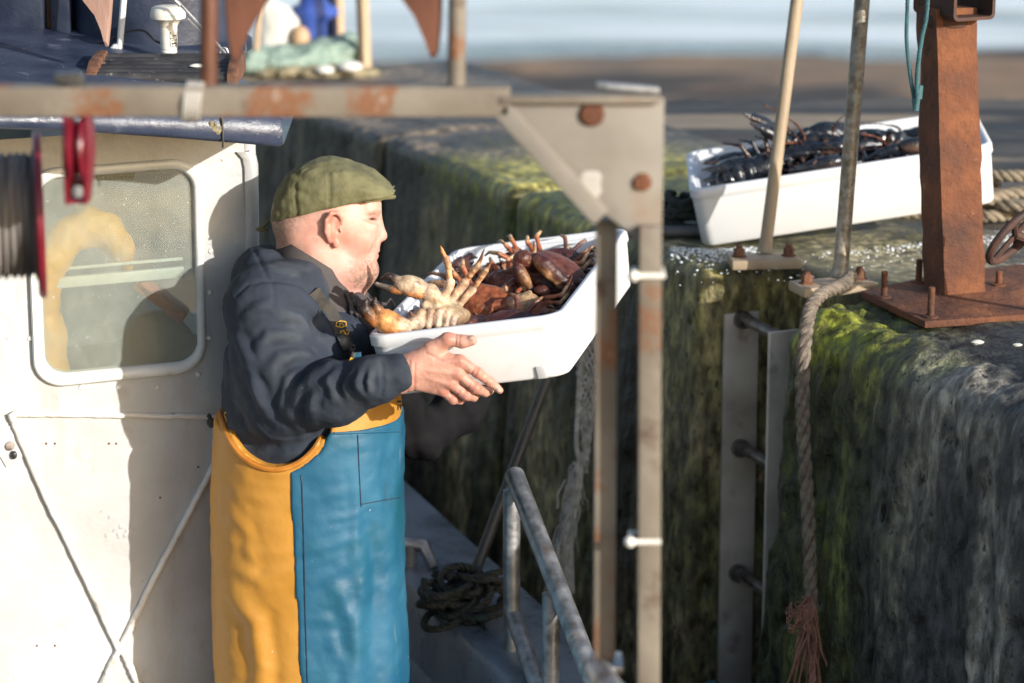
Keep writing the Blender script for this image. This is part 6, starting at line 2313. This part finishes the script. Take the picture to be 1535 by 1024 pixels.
def crab_sdf(shell, under, pose=0):
    """back up: x sideways, y forward, z up"""
    s = SD()
    s.ell((0, 0, 0), (.078, .050, .024), k=0, col=shell)
    s.ell((0, .006, -.004), (.072, .050, .016), k=.006, col=np.array(shell) * .9)
    for k in range(11):                                          # pie-crust rim
        a = R(20 + 14 * k)
        s.ell((math.cos(a) * .077, math.sin(a) * .049, -.003), (.0088, .0078, .0062), k=.0018, col=np.array(shell) * 1.7)
    s.ell((0, -.004, -.013), (.050, .040, .016), k=.006, col=under)
    s.ell((0, -.02, -.024), (.017, .026, .006), k=.003, col=np.array(under) * .8)
    for k in range(9):                                           # raised regions of the carapace
        a = R(36 * k + 10)
        s.ell((math.cos(a) * .042, math.sin(a) * .026, .014), (.016, .012, .009), k=.008, col=np.array(shell) * (1.25 if k % 2 else .8))
    for sg in (-1, 1):
        s.cap((sg * .016, .045, .002), (sg * .017, .054, .007), .003, .003, k=.002, col=TIP)
        for i in range(4):
            a = R((35 - 32 * i) + pose * 8 * math.sin(i * 2 + sg))
            b0 = np.array((sg * .050, .012 - .018 * i, -.010))
            kn = b0 + np.array((sg * math.cos(a) * .056, math.sin(a) * .045, .020 + .006 * math.sin(i + sg + pose)))
            k2 = kn + np.array((sg * math.cos(a - .3) * .026, math.sin(a - .3) * .028 - .004, -.014))
            tp = k2 + np.array((sg * .014, math.sin(a - .5) * .028, -.030))
            s.chain([b0, kn], [.0072, .0062], k=.001, col=np.array(shell) * 1.5)
            s.chain([kn, k2], [.0056, .0046], k=.0006, col=under)
            s.chain([k2, tp], [.0042, .0010], k=.0006, col=np.array(shell) * .7)
        # claw: arm, wrist, deep palm and two long dark-tipped fingers
        w0 = np.array((sg * .052, .030, -.006)); w1 = np.array((sg * .096, .044, .000)); w2 = np.array((sg * .106, .070, .004))
        s.chain([w0, w1], [.011, .0135], k=.003, col=shell)
        s.ell(w2, (.0155, .0150, .0145), k=.0012, col=np.array(shell) * 1.1)
        rzc = Matrix.Rotation(R(-sg * 40), 3, 'Z')
        c_ = w2 + np.array((-sg * .024, .028, -.002))
        s.ell(c_, (.034, .0160, .0200), rot=rzc, k=.0012, col=shell)
        s.ell(c_ + np.array((-sg * .002, .003, -.009)), (.028, .0135, .0125), rot=rzc, k=.004, col=np.array(under) * .95)
        dr = np.array((-sg * math.cos(R(40)), math.sin(R(40)), 0.))
        f0 = c_ + dr * .026 + np.array((0, 0, .009)); f1 = f0 + dr * .020 + np.array((0, 0, .004)); f2 = f1 + dr * .020 + np.array((-sg * .004, -.004, -.008))
        s.chain([f0, f1], [.0100, .0078], k=.003, col=shell)
        s.chain([f1 - dr * .004, f2], [.0080, .0022], k=.0008, col=TIP)
        g0 = c_ + dr * .024 + np.array((0, 0, -.010)); g1 = g0 + dr * .018 + np.array((0, 0, -.001)); g2 = g1 + dr * .020 + np.array((-sg * .002, -.002, .006))
        s.chain([g0, g1], [.0090, .0072], k=.002, col=np.array(shell) * 1.2)
        s.chain([g1 - dr * .004, g2], [.0074, .0020], k=.0008, col=TIP)
        for q_ in range(4):
            s.ell(g1 + (g2 - g1) * (.1 + .22 * q_) + np.array((0, 0, .0062 - .001 * q_)), (.0022,) * 3, k=.0006, col=(.16, .13, .10))
    return s


def speckle(V, C, seed, a=.22):
    n = fbm(V, 70, 4, seed)[:, None]; m_ = fbm(V, 24, 3, seed + 5)[:, None]
    return np.clip(C * (1 + a * n + a * m_), .004, .9)


def sd_mesh(s, hh, bump_amp=.0009, seed=1, tau=.002):
    V, F = s.mesh(hh)
    C = s.colors(V, tau)
    Nn = vnormals(V, F)
    C = speckle(V, C, seed, .38)
    V = V + Nn * (bump_amp * fbm(V, 150, 3, seed) + bump_amp * 1.2 * fbm(V, 50, 3, seed + 3))[:, None]
    return V, F, C


crab_kinds = []
for k, (sh_c, un_c, po) in enumerate((((.088, .031, .024), (.44, .28, .15), 0), ((.205, .064, .026), (.52, .36, .20), 1), ((.066, .024, .021), (.38, .21, .11), 2))):
    V, F, C = sd_mesh(crab_sdf(sh_c, un_c, po), .0026, .001, 20 + k)
    o = mk('crab', V, F, M['crab'], cols=C)
    crab_kinds.append(o)
used = [False] * 3


def settle(o, B, u, v, w, Lu, Lv, floor_, m=.030, top=.140):
    """slide (and if need be shrink) a shellfish so that it lies within the box walls and above its floor"""
    co = np.array([vv.co for vv in o.data.vertices])[::7]
    bpy.context.view_layer.update()
    B_, u_, v_, w_ = (np.array(x) for x in (B, u, v, w))
    for it in range(10):
        Mx = np.array(Matrix.LocRotScale(o.location, o.rotation_euler, o.scale))
        q = co @ Mx[:3, :3].T + Mx[:3, 3] - B_
        a, b, c = q @ u_, q @ v_, q @ w_
        low = c < .120
        if not low.any(): break
        al, bl = a[low], b[low]
        if al.max() - al.min() > Lu - 2 * m or bl.max() - bl.min() > Lv - 2 * m:
            o.scale = o.scale * .95
        sh = np.zeros(3)
        sh += u_ * (max(0, m - al.min()) - max(0, al.max() - (Lu - m)))
        sh += v_ * (max(0, m - bl.min()) - max(0, bl.max() - (Lv - m)))
        lift = max(0, floor_ + .002 - c.min())
        if lift == 0 and top: lift = -min(max(0, c.max() - top), c.min() - floor_ - .002)
        sh += w_ * lift
        if np.abs(sh).max() < 1e-4: break
        o.location = o.location + Vector(sh)




def place_crab(kind, pos, up, spin, label, sc=1.0, top=.130):
    """up: direction the crab's back faces; spin: turn about it, degrees"""
    sc *= .92
    src = crab_kinds[kind]
    if used[kind]:
        o = src.copy(); COL.objects.link(o)
    else:
        o = src; used[kind] = True
    z = Vector(up).normalized()
    x = Vector((1, 0, 0)) - z * z.x
    x.normalize()
    m_ = Matrix((x, z.cross(x), z)).transposed() @ Matrix.Rotation(R(spin), 3, 'Z')
    o.location = pos
    o.rotation_euler = m_.to_euler()
    o.scale = (sc, sc, sc)
    settle(o, bB, bu, bv, bw, bLu, bLv, .008, .033, top)
    return tag(o, label, 'crab', 'crabs in the box the man holds')


def inbox(a, b, c): return bB + bu * a + bv * b + bw * c


# bottom layer fills the box, the upper ones are what shows
place_crab(0, inbox(.10, .12, .050), (.1, .1, 1), 40, 'dark brown crab in the bottom layer beneath the pale upturned crab', 1, .09)
place_crab(0, inbox(.14, .33, .045), (0, -.1, 1), 170, 'dark crab low in the box behind the raised pale legs', 1, .09)
place_crab(2, inbox(.25, .38, .045), (-.1, 0, 1), 110, 'dark brown crab low in the box under the big folded claws', 1, .09)
place_crab(2, inbox(.15, .56, .050), (.1, -.1, 1), 20, 'darkest crab in the far left of the box', 1, .10)
place_crab(0, inbox(.27, .60, .050), (-.1, -.1, 1), 80, 'dark crab at the far right corner of the box, partly behind the gantry leg', 1, .11)
place_crab(2, inbox(.255, .150, .078), (-.1, -.45, 1), -160, 'flat dark carapace at the near rim right of the pale upturned crab', .95, None)
place_crab(1, inbox(.175, .30, .088), (.15, -.75, 1), 165, 'orange-brown crab right behind the three raised pale legs', .95, None)
place_crab(1, inbox(.295, .27, .088), (.35, .5, -1), 35, 'small crab with mottled underside up, between near rim and big folded claws', .75, None)
place_crab(1, inbox(.215, .60, .100), (.2, -.55, 1), 170, 'orange topped crab, highest on the heap at the far end', .85, None)
place_crab(1, inbox(.28, .53, .098), (.1, .3, -1), 20, 'upturned crab of dull cream below the orange topped crab', .8, None)
place_crab(0, inbox(.12, .45, .088), (.3, -.30, 1), 215, 'brown crab left of the big folded claws, along the far left wall', .95, None)

place_crab(1, inbox(.19, .44, .092), (.0, -.7, 1), 120, 'brown crab half hidden under the big folded claws, its legs towards the far end', .8, None)
place_crab(1, inbox(.30, .40, .094), (-.3, -.35, 1), 60, 'orange-brown crab at the right wall just beyond the mottled upturned one', .75, None)

place_crab(1, inbox(.31, .60, .096), (-.1, -.7, 1), 150, 'red-brown crab against the right end wall of the box just left of the gantry leg', .85, None)
place_crab(2, inbox(.25, .66, .098), (.0, -.5, 1), 200, 'dark crab in the farthest corner of the box behind the orange topped one', .8, None)

# the pale crab on its back at the near left, legs in the air
PALE = (.48, .33, .205); CREAM = (.58, .455, .335); ORG = (.50, .20, .06); MOT = (.30, .225, .14); DKT = (.16, .06, .03)
s = SD()
yc_ = 5.42
c = lambda x, y, d=0: np.array(P(x, y, yc_ + d))
s.ell(c(652, 482, .02), (.072, .060, .026), rot=Matrix.Rotation(R(-12), 3, 'Y') @ Matrix.Rotation(R(-18), 3, 'X'), col=MOT)
s.ell(c(655, 467, .015), (.050, .045, .018), rot=Matrix.Rotation(R(-12), 3, 'Y'), k=.008, col=(.48, .39, .26))
for k in range(5):
    s.ell(c(637 + 8 * k, 459 + 3 * k - 3 * (k == 2), -.005), (.0095, .012, .010), k=.004, col=(.50, .41, .28))
# raised legs
legs_ = [([(655, 463), (668, 441), (675, 424)], [(675, 424), (672, 398), (669, 388)], [(669, 388), (664, 378), (660, 368)], .0092),
         ([(668, 462), (684, 440), (697, 424)], [(697, 424), (709, 406), (716, 398)], [(716, 398), (721, 388), (726, 373)], .0088),
         ([(680, 468), (697, 446), (708, 434)], [(708, 434), (722, 415), (728, 406)], [(728, 406), (733, 398), (738, 389)], .0082)]
for n_, (a1, a2, a3, r_) in enumerate(legs_):
    d0 = .0 + .012 * n_
    s.chain([c(x, y, d0) for x, y in a1], [r_ * .80, r_ * .92, r_ * 1.06], k=.0006, col=CREAM)
    s.ell(c(*a1[0], d0), (r_ * 1.5, r_ * 1.3, r_ * 1.2), k=.005, col=CREAM)
    s.chain([c(x, y, d0) for x, y in a2], [r_ * .66, r_ * .76, r_ * .80], k=.0005, col=PALE)
    for f_ in (.35, .65):
        m0, m1 = c(*a2[0], d0 - r_ * .5), c(*a2[-1], d0 - r_ * .5)
        s.ell(m0 + (m1 - m0) * f_, (r_ * .45,) * 3, k=.001, col=ORG)
    s.ell(c(*a2[0], d0), (r_ * .80,) * 3, k=.0006, col=(.22, .085, .035))
    s.chain([c(x, y, d0) for x, y in a3], [r_ * .56, r_ * .42, .0010], k=.0005, col=ORG if n_ == 0 else DKT)
# folded front legs
for n_, (x, y0, y1, w_) in enumerate(((631, 470, 488, .010), (645, 468, 488, .0085), (659, 468, 488, .0085), (671, 472, 488, .0085), (681, 476, 486, .008))):
    s.chain([c(x, y0, -.035), c(x - 3, y1, -.045)], [w_, w_ * .85], k=.003, col=CREAM)
    s.ell(c(x + 1, y0 - 1, -.034), (w_ * 1.05, w_, w_ * .8), k=.002, col=PALE)
    s.chain([c(x + 6, y0 + 3, -.040), c(x + 4, y1, -.046)], [.0032, .0014], k=.001, col=DKT)
s.chain([c(615, 466, -.04), c(619, 478, -.044), c(625, 490, -.047)], [.0022, .0034, .003], k=.001, col=(.22, .09, .04))
# upper claw
s.chain([c(668, 456, .01), c(652, 447, .005)], [.016, .017], k=.006, col=PALE)
s.ell(c(645, 440, .002), (.018, .017, .020), k=.004, col=CREAM)
s.ell(c(616, 428, .0), (.034, .0185, .0200), rot=Matrix.Rotation(R(10), 3, 'Y'), k=.002, col=(.62, .50, .36))
s.ell(c(619, 437, .001), (.030, .0175, .0125), rot=Matrix.Rotation(R(13), 3, 'Y'), k=.003, col=ORG)
s.chain([c(602, 423), c(597, 420)], [.0105, .0092], k=.002, col=CREAM)
s.chain([c(594, 418.5), c(582, 414.5), c(571, 418.5)], [.0090, .0080, .0030], k=.0006, col=TIP)
s.chain([c(600, 435), c(592, 434.5)], [.0095, .0082], k=.002, col=ORG)
s.chain([c(590, 434), c(574, 430), c(561, 425.5)], [.0080, .0064, .0026], k=.0006, col=(.055, .045, .04))
for k in range(5):
    s.ell(c(565 + 4.2 * k, 424.6 + 1.3 * k, -.002), (.0026, .003, .0026), k=.001, col=(.30, .26, .21))
# lower claw over the rim
s.chain([c(640, 478, -.02), c(622, 484, -.045)], [.014, .015], k=.005, col=CREAM)
s.ell(c(583, 483, -.060), (.036, .022, .0235), rot=Matrix.Rotation(R(24), 3, 'Y'), k=.002, col=(.50, .255, .095))
s.ell(c(590, 491, -.060), (.034, .021, .016), rot=Matrix.Rotation(R(14), 3, 'Y'), k=.005, col=ORG)
s.ell(c(604, 487, -.062), (.020, .018, .014), rot=Matrix.Rotation(R(24), 3, 'Y'), k=.005, col=CREAM)
s.chain([c(570, 472, -.062), c(566, 464, -.062)], [.013, .0105], k=.002, col=(.50, .25, .09))
s.chain([c(567, 468, -.062), c(562, 455, -.062), c(563, 447, -.062)], [.0112, .0082, .0028], k=.0006, col=TIP)
s.chain([c(560, 480, -.064), c(553, 473, -.064)], [.013, .0125], k=.004, col=ORG)
s.chain([c(556, 476, -.064), c(547, 464, -.064), c(549, 450, -.064)], [.0138, .0128, .0032], k=.0006, col=TIP)
V, F, C = sd_mesh(s, .0018, .0007, 40, .0016)
mo = sstep(.0, .55, fbm(V, 34, 4, 52))[:, None]
C = C * (1 - .42 * mo) + C * np.array((.62, .42, .26)) * .42 * mo
X, Yp = px_of(V)
C = np.clip(C * (1 + .16 * fbm(V, 30, 3, 50)[:, None]), .01, .9)
tag(mk('crab', V, F, M['crab'], cols=C, origin=tuple(P(652, 490, yc_))), 'pale crab on its back at the near left corner, three legs raised, orange claws', 'crab', 'crabs in the box the man holds')

# the dark crab with big folded claws in the middle of the box
DR = (.058, .020, .018); DR2 = (.105, .036, .025); CLB = (.40, .22, .10)
s = SD()
yc2 = 5.62
c = lambda x, y, d=0: np.array(P(x, y, yc2 + d))
s.ell(c(832, 412, .06), (.070, .055, .028), rot=Matrix.Rotation(R(22), 3, 'Y') @ Matrix.Rotation(R(30), 3, 'X'), col=DR2)
for k in range(9):
    s.ell(c(788 + 10 * k, 392 + 3.5 * k + 6 * math.sin(k * 1.1), .03), (.011, .010, .008), k=.003, col=DR2)
s.ell(c(783, 387, .0), (.0195, .018, .0165), rot=Matrix.Rotation(R(-20), 3, 'Y'), k=.001, col=DR2)
s.ell(c(775, 394, -.004), (.009, .010, .012), k=.003, col=DR2)
s.chain([c(786, 389, .0), c(802, 397, .03)], [.014, .016], k=.004, col=DR)
s.ell(c(781, 413, -.012), (.0150, .0170, .0290), rot=Matrix.Rotation(R(-28), 3, 'Y'), k=.0008, col=DR)
s.ell(c(787, 417, -.018), (.0095, .0120, .0220), rot=Matrix.Rotation(R(-28), 3, 'Y'), k=.003, col=CLB)
s.chain([c(789, 425, -.014), c(796, 434, -.016)], [.0095, .0075], k=.002, col=DR2)
s.chain([c(795, 433, -.016), c(800, 443, -.017)], [.0075, .0025], k=.0006, col=TIP)
s.chain([c(783, 430, -.016), c(788, 442, -.016)], [.0080, .0025], k=.0008, col=TIP)
s.chain([c(803, 388, .0), c(816, 397, -.004), c(832, 411, -.008), c(846, 423, -.008)], [.0125, .0175, .0165, .0115], k=.0015, col=DR)
s.chain([c(806, 396, -.008), c(822, 411, -.014), c(836, 425, -.014)], [.007, .0095, .007], k=.003, col=CLB)
s.chain([c(845, 421, -.008), c(856, 430, -.009)], [.0108, .0090], k=.002, col=DR2)
s.chain([c(855, 429, -.009), c(866, 441, -.010)], [.0090, .0025], k=.0006, col=TIP)
s.chain([c(838, 428, -.010), c(852, 440, -.012)], [.0085, .0030], k=.001, col=TIP)
s.ell(c(812, 437, -.03), (.017, .016, .013), k=.001, col=DR2)
for k in range(3):
    s.chain([c(770 + 4 * k, 423 + 9 * k, .01), c(752 + 5 * k, 436 + 7 * k, .0)], [.0085, .0068], k=.0008, col=DR2)
    s.chain([c(752 + 5 * k, 436 + 7 * k, .0), c(742 + 4 * k, 452 + 6 * k, .0)], [.0058, .0012], k=.0008, col=CLB)
V, F, C = sd_mesh(s, .0021, .0006, 60)
tag(mk('crab', V, F, M['crab'], cols=C, origin=tuple(P(815, 440, yc2))), 'dark red-brown crab with two big folded claws in the middle of the box', 'crab', 'crabs in the box the man holds')


# ---------------- lobsters
NV = (.012, .016, .024); NV2 = (.030, .034, .042); TAN = (.21, .115, .062); ORN = (.13, .048, .026)


def lobster_sdf(curl, sw):
    s = SD()
    s.ell((0, 0, 0), (.058, .028, .027), col=NV)
    s.ell((.045, 0, .002), (.026, .018, .016), k=.01, col=NV2)
    s.cap((.06, 0, .006), (.085, 0, .010), .005, .0015, k=.003, col=ORN)
    s.ell((0, 0, -.012), (.05, .022, .015), k=.004, col=TAN)
    x, z, a = -.052, .0, 0.0
    for k in range(6):
        r_ = .025 - .0018 * k
        s.ell((x, 0, z), (.0135, r_, r_ * .88), rot=Matrix.Rotation(-a, 3, 'Y'), k=.0012, col=NV2 if k % 2 else NV)
        for sg in (-1, 1):
            s.ell((x, sg * r_ * .92, z - r_ * .6), (.006, .004, .009), k=.002, col=TAN)
        a += curl
        x -= math.cos(a) * .0175; z -= math.sin(a) * .0175
    for sg in (-1, 0, 1):
        s.ell((x - math.cos(a) * .016, sg * .019, z - math.sin(a) * .016), (.022, .0125, .0035), rot=Matrix.Rotation(R(-sg * 20), 3, 'Z') @ Matrix.Rotation(-a, 3, 'Y'), k=.002, col=NV2)
    for sg in (-1, 1):
        big = 1.15 if sg > 0 else .95
        w1 = np.array((.075, sg * .042, -.004)); w2 = np.array((.105, sg * .050, .0))
        s.chain([(.045, sg * .020, -.008), w1, w2], [.0085, .0095, .011], k=.003, col=NV)
        c_ = np.array((.148, sg * (.050 - sw), .002))
        rz_ = Matrix.Rotation(R(-sg * 10), 3, 'Z')
        s.ell(c_, (.040 * big, .0215 * big, .0145 * big), rot=rz_, k=.004, col=NV)
        s.ell(c_ + np.array((0, 0, -.009)), (.032 * big, .017 * big, .009), rot=rz_, k=.003, col=(.10, .060, .042))
        s.chain([c_ + np.array((.026, sg * .008, 0)), c_ + np.array((.062 * big, sg * -.002, 0))], [.011, .003], k=.004, col=NV2)
        s.chain([c_ + np.array((.020, -sg * .012, 0)), c_ + np.array((.056 * big, -sg * .012, 0))], [.009, .0028], k=.003, col=(.06, .040, .034))
        for i in range(4):
            b0 = np.array((.03 - .018 * i, sg * .018, -.012)); kn = b0 + np.array((.012 - .010 * i, sg * .038, .010)); tp = kn + np.array((.004 - .008 * i, sg * .022, -.026))
            s.chain([b0, kn, tp], [.0048, .0042, .0018], k=.002, col=(.075, .040, .028) if i % 2 else NV2)
        an = [np.array((.06, sg * .008, .010))]
        for q_ in range(5):
            an.append(an[-1] + np.array((.020 - .012 * q_, sg * (.012 + .006 * q_), .006 - .004 * q_)))
        s.chain(an, [.0034, .003, .0026, .0022, .0019, .0016], k=.001, col=ORN)
    return s


lob_kinds = []
for k, (cu, sw) in enumerate(((.14, .0), (.34, .012))):
    V, F, C = sd_mesh(lobster_sdf(cu, sw), .0022, .0006, 80 + k)
    lob_kinds.append(mk('lobster', V, F, M['lobster'], cols=C))
lu = [False, False]


def place_lob(kind, a, b, c, rot, label, sc=1.0, top=.150):
    sc *= 1.12
    src = lob_kinds[kind]
    if lu[kind]:
        o = src.copy(); COL.objects.link(o)
    else:
        o = src; lu[kind] = True
    o.location = qB + qu * a + qv * b + qw * c
    o.rotation_euler = [R(x) for x in rot]
    o.scale = (sc,) * 3
    settle(o, qB, qu, qv, qw, qLu, qLv, .010, .033, top)
    return tag(o, label, 'lobster', 'lobsters in the box on the quay')


place_lob(0, .22, .27, .050, (0, -8, 8), 'lobster lying low along the far wall at the left end')
place_lob(1, .42, .26, .050, (0, 8, 176), 'lobster lying low along the far wall at the right end')
place_lob(1, .20, .11, .055, (0, 8, 184), 'dark lobster low at the left end of the near rim')
place_lob(0, .24, .18, .070, (10, 8, 176), 'lobster in the middle of the left half, its claws towards the left end')
place_lob(1, .19, .13, .098, (55, -8, 24), 'dark lobster with its arched tail at the left end of the near rim', 1.05)
place_lob(1, .17, .23, .092, (-20, -8, -14), 'lobster with its tail against the left end, behind the first arched tail', 1.0)
place_lob(0, .36, .11, .098, (-40, -8, -6), 'lobster with a broad claw at the near rim between the two grab poles')
place_lob(1, .30, .27, .112, (-15, -24, 203), 'lobster behind the beige pole with its claw raised above the far rim', .82, .195)
place_lob(1, .44, .19, .094, (50, 8, 165), 'lobster heaped in the middle between the two grab poles', .95)
place_lob(1, .52, .27, .104, (10, -2, 12), 'large black lobster with rounded back right of the bare steel pole', 1.05, .158)
place_lob(0, .47, .12, .086, (25, 8, 186), 'lobster along the near rim left of the rusty post')
place_lob(0, .58, .20, .085, (30, -8, -80), 'lobster at the right end of the box behind the rusty post', .85)

# ice scattered over the lobsters
mb = MB()
for k in range(260):
    a, b = random.uniform(.04, bLv * .82), random.uniform(.05, .30)
    p = qB + qu * a + qv * b + qw * (random.uniform(.098, .125))
    mb.ball(p, random.uniform(.0015, .004), 3, sq=(1, .9, .7), jit=.25)
tag(mb.build('box_ice', M['ice'], sharp=60), kind='stuff', label='crushed ice scattered over the lobsters in the quay box', cat='ice')
# ================================================================== camera, light, render settings
cam_d = bpy.data.cameras.new('camera')
cam = bpy.data.objects.new('camera', cam_d)
COL.objects.link(cam)
cam.location = (0, 0, CAMZ)
cam.rotation_euler = (R(90) - PITCH, 0, 0)
cam_d.sensor_width = 36
cam_d.lens = FPX / 1535 * 36
cam_d.clip_start = .1
cam_d.clip_end = 6000
cam_d.dof.use_dof = True
cam_d.dof.focus_distance = 5.55
cam_d.dof.aperture_fstop = 2.8
SC.camera = cam

SUN = Vector((1.12, -1.0, .50)).normalized()
elev = math.asin(SUN.z)
azim = math.atan2(SUN.x, SUN.y)
sl = bpy.data.lights.new('sun', 'SUN')
sl.energy = 4.5
sl.angle = R(.55)
sl.color = (1, .955, .885)
so = bpy.data.objects.new('sun', sl)
COL.objects.link(so)
so.rotation_euler = SUN.to_track_quat('Z', 'Y').to_euler()
so.location = SUN * 30

w = bpy.data.worlds.new('World')
SC.world = w
w.use_nodes = True
nt = w.node_tree
bg = nt.nodes['Background']
sky = nt.nodes.new('ShaderNodeTexSky')
sky.sky_type = 'NISHITA'
sky.sun_disc = False
sky.sun_elevation = elev
sky.sun_rotation = azim
sky.air_density = 1.0
sky.dust_density = 1.6
nt.links.new(sky.outputs[0], bg.inputs['Color'])
bg.inputs['Strength'].default_value = .15

SC.view_settings.view_transform = 'Standard'
SC.view_settings.look = 'None'
SC.view_settings.exposure = .40
SC.view_settings.gamma = 1
SC.cycles.use_denoising = True
SC.cycles.max_bounces = 8
SC.cycles.diffuse_bounces = 3
SC.cycles.glossy_bounces = 3
SC.cycles.transmission_bounces = 4
SC.cycles.transparent_max_bounces = 8
SC.cycles.sample_clamp_indirect = 6
SC.cycles.caustics_reflective = False
SC.cycles.caustics_refractive = False
